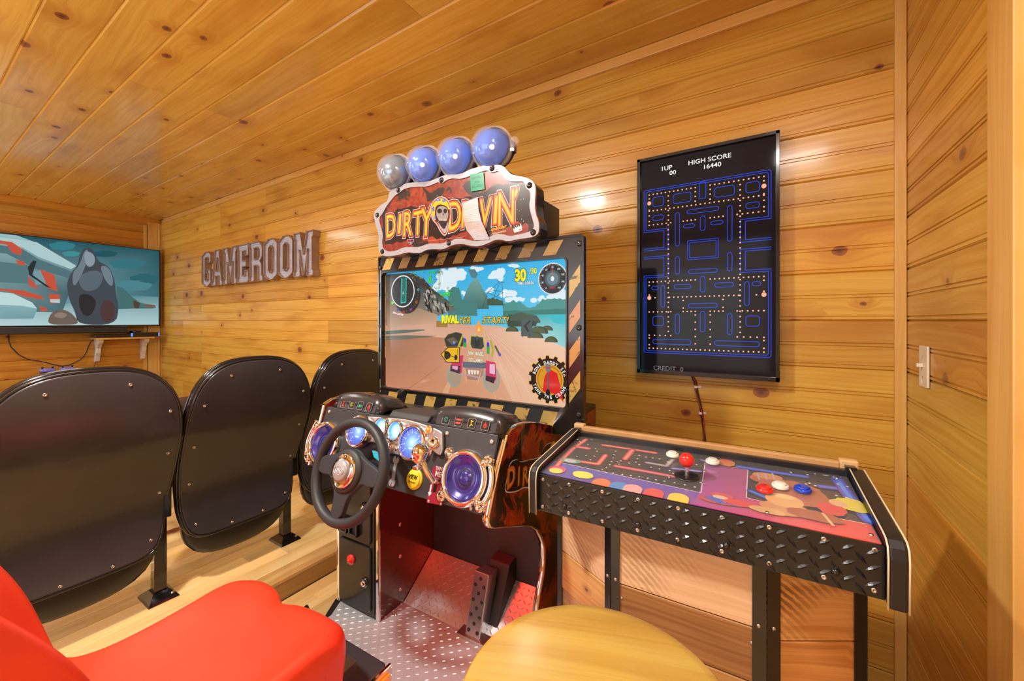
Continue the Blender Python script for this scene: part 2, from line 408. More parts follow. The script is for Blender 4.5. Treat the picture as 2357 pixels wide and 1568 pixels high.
# ------------------------------------------------------------------ the room
XL, XR, YB, YF, ZC = -6.37, 0.395, 1.88, -2.7, 2.602
PLAT, XP = 0.118, -1.985
def struct(o): o['kind'] = 'structure'; return o
TBK = .018                                            # board thickness
def board(name, parent, L, W, T, m, M4, bead=True, ch=.0040, dep=.0060):
    """tongue and groove board, length along local x, face on local z=0, V joints on both long edges and a bead in the middle"""
    h = W/2-.0003
    prof = [(-h, -T), (-h, -dep), (-h+ch, 0)]
    if bead: prof += [(-h+.0105, 0), (-h+.0122, -.0036), (-h+.0136, -.0036), (-h+.0158, 0), (-.0082, 0), (-.0064, -.0040), (-.0050, -.0040), (-.0034, -.0004), (.0034, -.0004), (.0050, -.0040), (.0064, -.0040), (.0082, 0)]
    prof += [(h-ch, 0), (h, -dep), (h, -T)]
    b = MB(); b.prism([(-L/2, y, z) for y, z in prof], (0, 0, 0), (L, 0, 0))
    o = b.build(name, m, parent); o.matrix_local = M4; return o
def frame4(o, x, y, z): return Matrix((( *[x[0], y[0], z[0]], o[0]), (*[x[1], y[1], z[1]], o[1]), (*[x[2], y[2], z[2]], o[2]), (0, 0, 0, 1)))
def rows(a, b, start, pitch):
    k = math.floor((a-start)/pitch); out = []
    while start+k*pitch < b-.004:
        lo, hi = max(a, start+k*pitch), min(b, start+(k+1)*pitch)
        if hi-lo > .012: out.append((lo, hi))
        k += 1
    return out
def splits(a, b, cuts): c = [a]+sorted(cuts)+[b]; return [(c[i], c[i+1]) for i in range(len(c)-1)]
bk = MB().box(XL-.05, XR+.1, YB+TBK, YB+.12, -.1, ZC+.1).build('wall_back', M_shell); struct(bk)
for lo, hi in rows(0, ZC, EYE, .1748):
    cuts = random.sample([-5.7, -5.2, -4.75, -4.3, -3.85, -3.4, -2.9, -2.5, -2.05], random.choice([1, 2, 2]))
    if len(cuts) == 2 and abs(cuts[0]-cuts[1]) < .8: cuts = cuts[:1]
    for x0, x1 in splits(XL, XR, cuts):
        board('plank', bk, x1-x0-.0008, hi-lo, TBK, M_pine, frame4(((x0+x1)/2, YB, (lo+hi)/2), (1, 0, 0), (0, 0, 1), (0, -1, 0)), hi-lo > .1)
rt = MB().box(XR+TBK, XR+.12, .95, YB+.1, -.1, ZC+.1).build('wall_right', M_shell); struct(rt)
for lo, hi in rows(0, ZC, EYE, .1748):
    board('plank', rt, YB-1.16, hi-lo, TBK, M_pine2 if random.random() < .35 else M_pine, frame4((XR, (YB+1.16)/2, (lo+hi)/2), (0, -1, 0), (0, 0, 1), (-1, 0, 0)), hi-lo > .1)
lf = MB().box(XL-.12, XL-TBK, YF, YB+.1, -.1, ZC+.1).build('wall_left', M_shell); struct(lf)
for lo, hi in rows(PLAT, ZC, EYE-.04, .184):
    for y0, y1 in splits(-1.4, YB, [random.uniform(-.9, -.1)]):
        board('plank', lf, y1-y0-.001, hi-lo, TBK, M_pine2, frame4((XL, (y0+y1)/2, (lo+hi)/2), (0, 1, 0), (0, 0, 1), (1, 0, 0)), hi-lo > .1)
MB().box(XL, XL-.02, YF, -1.4, 0, ZC).build('trim_9', M_plain)['kind'] = 'structure'
ce = MB().box(XL-.05, XR+1.6, YF, YB+.05, ZC+TBK, ZC+.12).build('ceiling', M_shell); struct(ce)
for lo, hi in rows(-1.2, YB-.0, 1.551, .1727):
    cuts = random.sample([-5.6, -4.6, -3.7, -2.8, -1.9, -1.2, -.6], 2)
    for x0, x1 in splits(XL, XR+.4, cuts):
        board('ceiling_board', ce, x1-x0-.001, hi-lo, TBK, M_ceil, frame4(((x0+x1)/2, (lo+hi)/2, ZC), (1, 0, 0), (0, -1, 0), (0, 0, -1)), False, .007, .006)
struct(MB().box(XL, XR+1.6, YF, -1.2, ZC, ZC+.02).build('trim_8', M_plain))
# floors: boards run away from the camera, towards the back wall
fl = MB().box(XP, XR+1.5, YF, YB+.05, -.1, -.0195).build('floor', M_shell); struct(fl)
fp = MB().box(XL-.05, XP-.02, YF, YB+.05, -.1, PLAT-.0195).build('floor_platform', M_shell); struct(fp)
def floor_boards(par, x0, x1, z, y0=-.35):
    for lo, hi in rows(x0, x1, x0, .083):
        for a, b in splits(y0, YB, [random.uniform(.1, .75), random.uniform(1.0, 1.6)]):
            board('floor_board', par, b-a-.0006, hi-lo, .019, M_floor, frame4(((lo+hi)/2, (a+b)/2, z), (0, 1, 0), (-1, 0, 0), (0, 0, 1)), False, .0012, .0012)
floor_boards(fl, XP+.004, XR, 0.0); floor_boards(fp, -3.9, XP-.075, PLAT)
struct(MB().box(XL, -3.9, YF, YB, PLAT-.02, PLAT).build('trim_10', M_floor)); struct(MB().box(-3.9, XP, YF, -.35, PLAT-.02, PLAT-.0005).build('trim_11', M_floor)); struct(MB().box(XP, XR+1.5, YF, -.35, -.02, 0).build('trim_12', M_floor))
b = MB(); b.prism([(0, x, z) for x, z in ((-.075, 0), (.012, 0), (.02, -.006), (.02, -.020), (.012, -.026), (.0, -.026), (0, -.019), (-.075, -.019))], (-2.1, 0, 0), (2.13, 0, 0))
o = b.build('trim_1', M_nose); o.matrix_local = frame4((XP, YB-2.12, PLAT), (0, 1, 0), (1, 0, 0), (0, 0, 1)); struct(o)
b = MB().box(-2.1, 2.12, -.0, PLAT-.02, -.018, 0); o = b.build('trim_2', M_nose); o.matrix_local = frame4((XP-.001, YB-2.12, 0), (0, 1, 0), (0, 0, 1), (1, 0, 0)); struct(o)
# trims
def bar(name, p0, p1, L, wd, th, face, m=M_trim, bev=.002):
    """flat moulding from p0 towards p1, face = outward normal"""
    p0 = Vector(p0); p1 = Vector(p1); x = (p1-p0).normalized(); z = Vector(face); y = z.cross(x)
    b = MB().box(-(p1-p0).length/2, (p1-p0).length/2, -wd/2, wd/2, 0, th)
    o = b.build(name, m, bevel=bev); o.matrix_local = frame4((p0+p1)/2, x, y, z); return struct(o)
bar('trim_3', (XL+.13, YB, ZC-.026), (XR, YB, ZC-.026), 0, .048, .016, (0, -1, 0))                 # crown strip on the back wall
bar('trim_4', (XR-.016, YB, 0), (XR-.016, YB, ZC-.052), 0, .030, .018, (0, -1, 0))                   # corner strip, right corner
bar('trim_6', (XL, YB-.075, PLAT), (XL, YB-.075, ZC-.05), 0, .115, .022, (1, 0, 0))                  # corner board on the left wall
bar('trim_7', (XL, YB-.155, PLAT), (XL, YB-.155, ZC-.09), 0, .030, .014, (1, 0, 0))
bar('trim_13', (XL+.012, YB, PLAT), (XL+.012, YB, ZC-.05), 0, .024, .014, (0, -1, 0))
bar('trim_14', (XL, -1.3, ZC-.035), (XL, YB-.02, ZC-.035), 0, .070, .010, (1, 0, 0), M_pine2)
bar('trim_15', (XR+.004, 1.175, 0), (XR+.004, 1.175, ZC), 0, .105, .019, (-1, 0, 0))                  # door casing beside the camera
MB().box(XR+.004, XR+.14, 1.105, 1.130, 0, ZC).build('door_1', M_trim)['kind'] = 'structure'
struct(MB().box(XR+.12, XR+.14, -1.0, 1.13, 0, ZC).build('wall_entrance', M_plain))
# rest of the shell, behind the camera
struct(MB().box(XL, XR+1.6, YF-.1, YF, 0, .9).box(XL, XL+.07, YF-.1, YF, .9, 2.1).box(-5.15, -3.2, YF-.1, YF, .9, 2.1).box(-.3, XR+1.6, YF-.1, YF, .9, 2.1).box(XL, XR+1.6, YF-.1, YF, 2.1, ZC).build('wall_front', M_plain))
M_day = mat('daylight_glass', (.8, .9, 1), .1, emit=(.80, .88, 1.0), estr=1.6)
for k, (x0, x1) in enumerate(((XL+.07, -5.15), (-3.2, -.3))):
    wn = MB(); wn.box(x0, x1, YF-.06, YF-.05, .9, 2.1); g = wn.build('window_%d' % (k+1), M_day); struct(g)
    f = MB(); n = 3 if k else 2
    for i in range(n+1): xx = x0+(x1-x0)*i/n; f.box(xx-.025, xx+.025, YF-.05, YF+.01, .9, 2.1)
    for zz in (.9, 1.5, 2.1): f.box(x0, x1, YF-.045, YF+.005, zz-.02, zz+.02)
    f.build('window_frame', M_whitew, g)
struct(MB().box(XR+1.55, XR+1.6, YF, 1.13, 0, ZC).build('wall_far_right', M_plain))

# light switch on the right wall
sw = empty('light_switch', (XR-.001, 1.672, 1.218), 0, 'ivory toggle light switch plate with a small white sticker, on the right wall', 'light switch')
MB().prism([(0, y, z) for y, z in rrect(-.037, .037, -.061, .061, .004)], (0, 0, 0), (-.006, 0, 0)).build('switch_plate', M_ivory, sw, bevel=.0015)
MB().box(-.020, -.006, -.004, .004, -.002, .009).build('toggle', M_ivory, sw, bevel=.001)
MB().box(-.0066, -.006, .006, .026, -.052, -.040).build('sticker', M_whitep, sw)['label'] = 'small white sticker'
for zz in (-.03, .03): MB().cyl((-.006, 0, zz), (-1, 0, 0), .0028, .001, 10).build('screw', M_screw, sw)

# ------------------------------------------------------------------ television corner
tvx = -6.25; tvP = Plane((tvx, 0, 0), (0, 1, 0), (0, 0, 1))
tv = empty('television', (tvx, 1.0, 1.75), 0, 'large flat television on the left wall showing a snowy crash scene', 'television')
y0, y1, z0, z1 = .165, 1.832, 1.290, 2.208
TVF = Frame((tvx, 1.0, 1.75), 0)
tvL = Plane((0, 0, -1.75+0), (0, 1, 0), (0, 0, 1), TVF)
def tvbox(a, b, c, d, e, f): return MB().box(a, b, c-1.0, d-1.0, e-1.75, f-1.75)
tvbox(-.045, -.006, y0+.01, y1-.01, z0+.01, z1-.01).build('back_shell', M_black, tv, bevel=.004)
B = MB()
for q in ((y0, y1, z0, z0+.014), (y0, y1, z1-.009, z1), (y0, y0+.009, z0, z1), (y1-.009, y1, z0, z1)): B.box(-.03, .004, q[0]-1, q[1]-1, q[2]-1.75, q[3]-1.75)
B.build('bezel', M_gloss, tv)
tvbox(-.10, -.045, .9, 1.1, 1.6, 1.9).build('wall_mount', M_black, tv)
c = Canvas(Plane((0, -1.0, -1.75), (0, 1, 0), (0, 0, 1)), .00005)
def T(x, y): u, v = Plane((tvx, 0, 0), (0, 1, 0), (0, 0, 1)).uv(x/3.92, 500+y/3.92); u = y0 if x <= 25 else u; return (max(y0+.010, min(y1-.010, u)), max(z0+.015, min(z1-.010, v)))
Y0, Y1, Z0, Z1 = y0+.009, y1-.009, z0+.014, z1-.009
c.poly([(Y0, Z0), (Y1, Z0), (Y1, Z1), (Y0, Z1)], ['8ab5bb', '3d7480', '15525e', '0b4a55'])
c.poly([T(1040, 700), T(1430, 720), T(1430, 980), T(0, 980), T(0, 850), T(500, 800)], ['3f7780', '5f8f96', 'a9c9cb', 'b6d2d3', 'a5c6c8', '7fa9ad'])
for x, y, a, bb, col in ((560, 260, 120, 40, '2a7a86'), (1150, 420, 170, 46, '2b6f7b'), (1300, 560, 130, 50, '1d5f6b'), (950, 330, 110, 30, '11505c'), (1180, 620, 190, 50, '44808a'), (640, 330, 80, 26, '3a8a92')):
    c.poly([T(x+a*cos(t*.45+.3*sin(t*3)), y+bb*sin(t*.45)) for t in range(14)], col)
c.poly([T(0, 150), T(150, 165), T(330, 230), T(470, 330), T(690, 440), T(700, 620), T(620, 700), T(560, 860), T(0, 840)], ['8fb3b6', '9fc1c3', '8fb4b8', '7fa5a9', '64898f', '4d7078', '3f6068', '466a70', '5b8086'])
c.poly([T(0, 160), T(330, 225), T(690, 440), T(640, 470), T(350, 360), T(200, 270), T(0, 200)], 'a9c8ca')
c.poly([T(0, 200), T(200, 285), T(350, 380), T(640, 490), T(660, 560), T(330, 470), T(60, 330), T(0, 300)], '4c7077')
c.poly([T(0, 380), T(250, 430), T(260, 600), T(0, 590)], '4e757b'); c.poly([T(300, 490), T(400, 480), T(420, 600), T(320, 610)], '7396a0')
for q in ([(20, 190), (110, 225), (200, 290), (190, 345), (110, 320), (60, 250)], [(140, 385), (215, 400), (230, 440), (165, 430)], [(360, 470), (490, 520), (520, 670), (430, 640), (400, 560)], [(250, 530), (330, 620), (350, 650), (260, 620)],
          [(20, 620), (200, 660), (380, 710), (395, 745), (230, 720), (70, 670)], [(440, 690), (540, 700), (540, 770), (450, 780)], [(350, 800), (420, 820), (430, 845), (370, 850)]):
    c.poly([T(*p) for p in q], 'c2503a')
c.poly([T(300, 390), T(330, 400), T(290, 520), T(460, 640), T(420, 630), T(260, 520), T(250, 450)], '1d2b30')
c.poly([T(450, 740), T(540, 740), T(540, 775), T(455, 770)], 'b9c2bf')
c.poly([T(0, 640), T(100, 690), T(250, 760), T(335, 830), T(300, 915), T(0, 925)], ['9dc3c6', 'a5cacb', '8fb7bb', '7ba6ab', '6b979d', '84aeb2'])
c.poly([T(0, 620), T(120, 690), T(290, 770), T(335, 825), T(200, 800), T(0, 770)], 'b9d6d6')
c.poly([T(1050, 620), T(1110, 640), T(1180, 710), T(1260, 770), T(1400, 800), T(1380, 825), T(1200, 825), T(1060, 830)], '3f6a6c')
c.poly([T(1200, 750), T(1265, 775), T(1250, 825), T(1210, 820)], '4a3d34'); c.poly([T(1300, 780), T(1400, 795), T(1405, 820), T(1310, 815)], '6b5a4c')
# plain dark boulder where the picture shows its figure
c.poly(smooth_loop([T(700, 972), T(680, 860), T(620, 740), T(600, 600), T(640, 500), T(700, 440), T(720, 330), T(780, 262), T(850, 300), T(880, 400), T(980, 440), T(1035, 560), T(1045, 700), T(1075, 820), T(1040, 972)], 2), '3c464e')
for q, col in (([(650, 500), (720, 430), (760, 300), (800, 290), (780, 420), (720, 560), (660, 640)], '6a7a84'), ([(720, 520), (860, 470), (940, 520), (900, 640), (780, 680), (710, 610)], '55646e'), ([(900, 430), (980, 450), (1025, 560), (1010, 640), (940, 560)], '6c7c87'), ([(700, 700), (800, 690), (880, 760), (820, 900), (730, 880)], '23262b'), ([(920, 740), (1030, 760), (1040, 900), (960, 965), (900, 900)], '4a3436'), ([(760, 300), (850, 330), (860, 420), (800, 460), (760, 400)], '85959f')):
    c.poly(smooth_loop([T(*p) for p in q], 2), col)
c.poly(smooth_loop([T(430, 972), T(440, 900), T(480, 850), T(560, 830), T(640, 860), T(700, 930), T(700, 972)], 2), '6b5c53'); c.poly(smooth_loop([T(470, 890), T(540, 850), T(620, 880), T(560, 920)], 2), '8a7a6e')
c.build('screen', M_scr_tv, tv)
M_cord = mat('black_cord', (.03, .025, .03), .5)
sb = empty('soundbar', (-6.20, 0.85, 1.253), 0, 'long black soundbar under the television', 'soundbar')
MB().box(-.05, .05, -.685, .668, -.034, .034).build('cabinet', M_black, sb, bevel=.008); MB().box(.05, .053, -.66, .64, -.026, .026).build('speaker_cloth', M_rubber, sb)
for q in (-.4, .3): MB().box(-.15, -.05, q, q+.1, -.02, .02).build('bracket', M_black, sb)
sh = empty('wall_shelf', (XL, 1.506, 1.155), 0, 'small pine shelf on two white curvy brackets below the television', 'shelf')
MB().box(.002, .235, -.245, .245, -.010, .010).build('board', M_trim, sh, bevel=.002)
for yy in (-.20, .19):
    pr = [(.002, -.012), (.19, -.012), (.188, -.030), (.165, -.055), (.125, -.075), (.095, -.11), (.085, -.16), (.062, -.20), (.045, -.255), (.020, -.268), (.002, -.262)]
    MB().prism([(x, 0, z) for x, z in pr], (0, yy-.02, 0), (0, yy+.02, 0)).build('bracket', M_whitep, sh, bevel=.003)
r = empty('cable_box', (-6.23, 1.40, 1.165), 0, 'flat black set-top box on the wall shelf, under the end of the soundbar', 'set-top box')
MB().box(-.10, .10, -.15, .135, .001, .034).build('case', M_black, r, bevel=.003); MB().box(.100, .102, -.08, .02, .012, .022).build('display_window', M_gloss, r)
r = empty('streaming_recorder', (-6.23, 1.665, 1.165), 0, 'black box with a blue glowing end at the right end of the wall shelf', 'set-top box')
M_bluel = mat('blue_indicator', (.02, .08, .4), .3, emit=(.08, .25, 1), estr=2.0)
MB().box(-.10, .10, -.115, .125, .001, .052).build('case', M_gloss, r, bevel=.004); MB().box(.08, .103, -.122, -.112, .008, .045).build('light_strip', M_bluel, r); MB().box(.08, .104, .117, .127, .006, .047).build('light_strip', M_bluel, r)
r = empty('remote_receiver', (-6.23, 1.60, 1.218), 0, 'tiny rounded dark receiver lying on top of the glowing box', 'receiver')
MB().lathe((0, 0, 0), (0, 0, 1), [(.0, 0), (.05, 0), (.055, .008), (.045, .018), (0, .022)], 20).build('shell', M_gloss, r)
cd = MB(); P = [(-6.33, y, z) for y, z in ((.682, 1.215), (.684, 1.15), (.70, 1.09), (.748, 1.012), (.805, .963), (.918, .923), (.98, .892), (1.037, .872), (1.09, .876), (1.129, .897), (1.17, .925), (1.202, .964), (1.225, 1.02), (1.236, 1.067), (1.253, 1.115), (1.285, 1.158), (1.30, 1.185))]
tag(cd.tube(P, .0048, 8).build('power_cord', M_cord), 'thick black cord looping down the wall from the soundbar to the shelf', 'cord')
cd = MB(); P = [(-6.345, y, z) for y, z in ((1.296, 1.16), (1.285, 1.064), (1.286, .966), (1.292, .874), (1.267, .758), (1.26, .70))]
tag(cd.tube(P, .0022, 6).build('thin_cable', M_cord), 'thin cable hanging straight down the wall beside the shelf bracket', 'cord')
md = empty('media_console', (-6.15, .98, PLAT), 0, 'low black media console against the left wall, hidden behind the seats', 'media console')
MB().box(-.2, .2, -.18, .5, .62, .65).build('top', M_black, md, bevel=.003)
for yy in (-.16, .16, .48): MB().box(-.2, .19, yy-.012, yy+.012, 0, .62).build('side_panel', M_black, md)
MB().box(-.2, .19, -.16, .48, .05, .07).build('bottom_shelf', M_black, md)
M_purp = mat('violet_lit_plastic', (.10, .08, .22), .25, coat=.5, emit=(.35, .28, .9), estr=.35)
for k, (yy, zz) in enumerate(((.905, .769), (1.04, .769))):
    g = empty('game_controller', (-6.12, yy, zz), .2*k, ('dark game controller with violet lights, leftmost on the console', 'dark game controller with violet lights, nearest the shelf bracket')[k], 'game controller', 'game controllers on the media console')
    MB().box(-.05, .05, -.045, .045, .0, .072).build('charging_cradle', M_black, g, bevel=.004)
    MB().grid([[(.045*cos(t)*s_, .058*sin(t)*s_, .070+h) for t in [2*pi*i/16 for i in range(16)]] for s_, h in ((.6, 0), (1, .010), (.95, .026), (.6, .034), (.01, .036))], closed=True).build('body', M_purp, g)
    for q in (-.035, .035): MB().lathe((.01, q, .100), (0, 0, 1), [(.006, 0), (.006, .012), (.011, .014), (.010, .020), (0, .021)], 12).build('thumb_stick', M_black, g)

# ------------------------------------------------------------------ GAMEROOM letters on the back wall
sg = empty('letter_sign', (-5.03, YB, 1.712), 0, 'rusty metal letters spelling GAMEROOM on the back wall', 'sign')
LETH = .352
def oct_(x0, x1, y0, y1, c, cy=None): cy = cy or c; return [(x0+c, y0), (x1-c, y0), (x1, y0+cy), (x1, y1-cy), (x1-c, y1), (x0+c, y1), (x0, y1-cy), (x0, y0+cy)]
def glyph(ch):
    if ch == 'O': return .215, oct_(0, .215, 0, 1, .075, .12), [oct_(.072, .143, .17, .83, .03, .06)]
    if ch == 'G': return .205, [(.07, 0), (.14, 0), (.205, .10), (.205, .47), (.10, .47), (.10, .38), (.135, .38), (.135, .20), (.115, .16), (.09, .16), (.07, .2), (.07, .80), (.09, .84), (.115, .84), (.135, .80), (.135, .68), (.205, .68), (.205, .90), (.14, 1), (.07, 1), (0, .90), (0, .10)], []
    if ch == 'A': return .235, [(0, 0), (.09, 0), (.09, .10), (.085, .26), (.15, .26), (.145, .10), (.145, 0), (.235, 0), (.235, .08), (.215, .12), (.16, 1), (.075, 1), (.02, .12), (0, .08)], [[(.09, .40), (.145, .40), (.1175, .78)]]
    if ch == 'M': return .265, [(0, 0), (.085, 0), (.085, .10), (.075, .60), (.122, .02), (.145, .02), (.190, .60), (.18, .10), (.18, 0), (.265, 0), (.265, .12), (.25, .14), (.25, .84), (.265, .88), (.265, 1), (.18, 1), (.133, .50), (.085, 1), (0, 1), (0, .88), (.015, .84), (.015, .14), (0, .12)], []
    if ch == 'E': return .205, [(0, 0), (.205, 0), (.205, .30), (.14, .30), (.14, .17), (.095, .17), (.095, .42), (.165, .42), (.165, .57), (.095, .57), (.095, .83), (.14, .83), (.14, .70), (.205, .70), (.205, 1), (0, 1), (0, .88), (.015, .84), (.015, .14), (0, .12)], []
    if ch == 'R': return .235, [(0, 0), (.085, 0), (.085, .40), (.12, .40), (.15, .35), (.15, 0), (.235, 0), (.235, .10), (.215, .14), (.215, .42), (.185, .50), (.225, .60), (.225, .86), (.165, 1), (0, 1), (0, .88), (.015, .84), (.015, .14), (0, .12)], [[(.085, .56), (.13, .56), (.155, .62), (.155, .80), (.13, .85), (.085, .85)]]
def tri_fill(outer, holes):
    from mathutils.geometry import tessellate_polygon
    loops = [[Vector((x, y, 0)) for x, y in l] for l in [outer]+holes]
    return [p for l in [outer]+holes for p in l], tessellate_polygon(loops)
xs = 0.0
for ch in 'GAMEROOM':
    wd, outer, holes = glyph(ch); k = 1.0; sx = 1.02
    outer = [(x*sx, y*LETH) for x, y in outer]; holes = [[(x*sx, y*LETH) for x, y in h] for h in holes]
    lt = empty('letter', (xs, 0, 0)); lt.parent = sg
    pts, tris = tri_fill(outer, holes); n = len(pts)
    B = MB(); B.add([(x, -.044, y) for x, y in pts]+[(x, -.001, y) for x, y in pts], [tuple(t) for t in tris]+[tuple(i+n for i in t)[::-1] for t in tris])
    B.build('back_plate', M_letter, lt)
    # corrugated zinc face
    C_ = MB(); C_.add([(x, -.046, y) for x, y in pts], [tuple(t) for t in tris]); o = C_.build('zinc_face', None, lt, fix=False); o.data.materials.clear()
    o.data.materials.append(bpy.data.materials['corrugated_zinc'])
    W = MB()
    for lp_ in [outer]+holes:
        m_ = len(lp_)
        for i in range(m_):
            a = np.array(lp_[i]); b_ = np.array(lp_[(i+1) % m_]); t = b_-a; L = np.linalg.norm(t); t /= L; q = np.array([-t[1], t[0]])*.0034; a2 = a-t*.004; b2 = b_+t*.004
            W.prism([(p[0], 0, p[1]) for p in (a2-q, b2-q, b2+q, a2+q)], (0, -.062, 0), (0, -.001, 0))
    W.build('rim', M_letter, lt); xs += wd*sx+.021
MB().box(.05, xs-.08, -.012, -.001, .12, .135).build('joining_strip', M_letter, sg)
# zinc gets horizontal ridges
t_ = M_corr.node_tree; n_ = t_.nodes; tc = n_.new('ShaderNodeTexCoord'); wv = n_.new('ShaderNodeTexWave'); wv.bands_direction = 'Z'; wv.inputs['Scale'].default_value = 16
bp = n_.new('ShaderNodeBump'); bp.inputs['Strength'].default_value = .9; bp.inputs['Distance'].default_value = .004
t_.links.new(tc.outputs['Object'], wv.inputs[0]); t_.links.new(wv.outputs['Fac'], bp.inputs['Height']); t_.links.new(bp.outputs[0], n_['Principled BSDF'].inputs['Normal'])

# ------------------------------------------------------------------ maze monitor on the back wall
mn = empty('wall_monitor', (-.230, 1.862, 1.598), 0, 'upright screen with blue maze and pink dots on the back wall', 'monitor')
hw, hh = .2655, .4755
MB().box(-hw, hw, -.030, .005, -hh, hh).build('back_shell', M_black, mn, bevel=.002)
B = MB()
for q in ((-hw, hw, -hh, -hh+.017), (-hw, hw, hh-.013, hh), (-hw, -hw+.013, -hh, hh), (hw-.013, hw, -hh, hh)): B.box(q[0], q[1], -.044, -.028, q[2], q[3])
B.build('bezel', M_gloss, mn, bevel=.001)
MB().box(-.12, .12, .005, .018, -.12, .12).build('wall_mount', M_black, mn)
c = Canvas(Plane((0, -.031, 0), (1, 0, 0), (0, 0, 1)), .00005)
mp = Plane((0, 1.831, 0), (1, 0, 0), (0, 0, 1))
def Q(x, y): u, v = mp.uv(1420+x/2.53, 280+y/2.53); return (u+.230, v-1.598)
c.rect(-hw+.012, hw-.012, -hh+.015, hh-.012, '050408')
BL = '1c46d8'; WH = 'e6e2dc'; PK = 'f0a48c'
for t, x, y in (('1UP', 288, 272), ('00', 325, 298), ('HIGH SCORE', 537, 220), ('16440', 553, 257)):
    u, v = Q(x, y); c.text(t, u, v-.008, .018, WH, 1.06, .012, 0)
u, v = Q(270, 1432); c.text('CREDIT', u+.005, v-.012, .018, '6e6a74', 1.06, .0); c.text('0', u+.075, v-.012, .018, '6e6a74', 1.0, .0)
ML, MR, MT, MB_ = -.238, .238, .335, -.385
def mrect(x0, x1, y0, y1, r=.009, wd=.0022): c.line(rrect(x0, x1, y0, y1, r, 3), wd, BL, True)
# double outer wall with side pockets (a plain maze of its own)
for off in (0, .0085):
    L_, R_, T_, B_ = ML+off, MR-off, MT-off, MB_+off; i_ = off
    c.line([(L_, T_-.006), (L_+.006, T_), (R_-.006, T_), (R_, T_-.006), (R_, .148+i_), (R_-.085-i_+.0, .148+i_)], .0022, BL)
    c.line([(R_-.085-i_, .148+i_), (R_-.085-i_, .075-i_), (MR, .075-i_)], .0022, BL)
    c.line([(L_, T_-.006), (L_, .148+i_), (L_+.085+i_, .148+i_), (L_+.085+i_, .075-i_), (ML, .075-i_)], .0022, BL)
    c.line([(ML, .03+i_), (L_+.085+i_, .03+i_), (L_+.085+i_, -.045-i_), (L_, -.045-i_), (L_, B_+.006), (L_+.006, B_), (R_-.006, B_), (R_, B_+.006), (R_, -.045-i_), (R_-.085-i_, -.045-i_), (R_-.085-i_, .03+i_), (MR, .03+i_)], .0022, BL)
for sx in (-1, 1):
    def mr(x0, x1, y0, y1): mrect(min(sx*x0, sx*x1), max(sx*x0, sx*x1), y0, y1)
    mr(.155, .20, .258, .298); mr(.045, .115, .258, .298); mr(.155, .20, .196, .218); mr(.09, .107, .075, .218); mr(.03, .075, .148, .163)
    mr(.09, .107, -.045, .03); mr(.045, .112, -.108, -.090); mr(.150, .166, -.185, -.09); mr(.176, .205, -.108, -.092); mr(.045, .2, -.345, -.325); mr(.09, .107, -.30, -.215); mr(.155, .20, -.265, -.225)
mrect(-.012, .012, .262, .330, .006); mrect(-.06, .06, .205, .222); mrect(-.009, .009, .13, .190); mrect(-.055, .055, -.046, -.030); mrect(-.009, .009, -.125, -.060); mrect(-.055, .055, -.190, -.172); mrect(-.009, .009, -.29, -.205)
mrect(-.058, .058, .012, .092, .002, .002); mrect(-.050, .050, .020, .084, .002, .002)
dots = set()
def drow(y, x0, x1, n):
    for i in range(n): dots.add((round(x0+(x1-x0)*i/(n-1), 4), y))
def dcol(x, y0, y1, n):
    for i in range(n): dots.add((x, round(y0+(y1-y0)*i/(n-1), 4)))
drow(.312, -.215, -.028, 12); drow(.312, .028, .215, 12); drow(.240, -.215, .215, 26); drow(.178, -.215, -.125, 6); drow(.178, .125, .215, 6); drow(.178, -.075, -.028, 4); drow(.178, .028, .075, 4)
drow(-.073, -.215, -.028, 12); drow(-.073, .028, .215, 12); drow(-.143, -.13, .13, 16); drow(-.143, -.215, -.19, 2); drow(-.143, .19, .215, 2); drow(-.205, -.215, -.125, 6); drow(-.205, .125, .215, 6); drow(-.205, -.075, -.028, 4); drow(-.205, .028, .075, 4); drow(-.365, -.215, .215, 26); drow(-.308, -.215, -.125, 5); drow(-.308, .125, .215, 5)
for s_ in (-1, 1): dcol(s_*.135, -.29, .295, 29); dcol(s_*.215, .195, .295, 5); dcol(s_*.215, -.35, -.32, 2); dcol(s_*.028, .255, .295, 3); dcol(s_*.215, -.13, -.088, 2); dcol(s_*.075, -.19, -.158, 2); dcol(s_*.028, -.34, -.22, 5)
c.up()
for x, y in dots: c.rect(x-.0026, x+.0026, y-.0026, y+.0026, 'f6b49a', False)
for x in (-.215, .215):
    for y in (.275, -.143): c.poly(circ(x, y, .0085, .0095, 8, .39), PK)
c.build('screen', M_scr_maze, mn)
# thin glass pane over the picture
M_pane = NT('monitor_glass'); M_pane.b.inputs['Base Color'].default_value = (.02, .02, .02, 1); M_pane.b.inputs['Roughness'].default_value = .06; M_pane.b.inputs['Alpha'].default_value = .12; M_pane = M_pane.m
cd = MB(); x0, zz = -.283, 1.125
P1 = [(-.292, YB-.010, 1.16), (-.283, YB-.008, 1.125), (-.264, YB-.006, 1.093), (-.256, YB-.006, 1.05), (-.246, YB-.006, 1.003), (-.240, YB-.006, .955), (-.232, YB-.006, .90), (-.226, YB-.006, .84), (-.222, YB-.006, .70), (-.22, YB-.006, .4)]
mcable = empty('monitor_cable', (0, 0, 0), 0, 'black cable bundle with a red strand below the maze monitor', 'cable')
MB().tube(P1, .0045, 8).build('black_cable', M_cord, mcable); MB().tube([(x+.005*cos(i*1.3), y-.004+.003*sin(i*1.3), z) for i, (x, y, z) in enumerate(P1)], .0035, 8).build('black_cable', M_cord, mcable)
M_redw = mat('red_wire', (.75, .03, .03), .4)
MB().tube([(x+.006*sin(i*1.5), y-.0075, z) for i, (x, y, z) in enumerate(P1)], .0018, 6).build('red_strand', M_redw, mcable)['label'] = 'thin red wire'
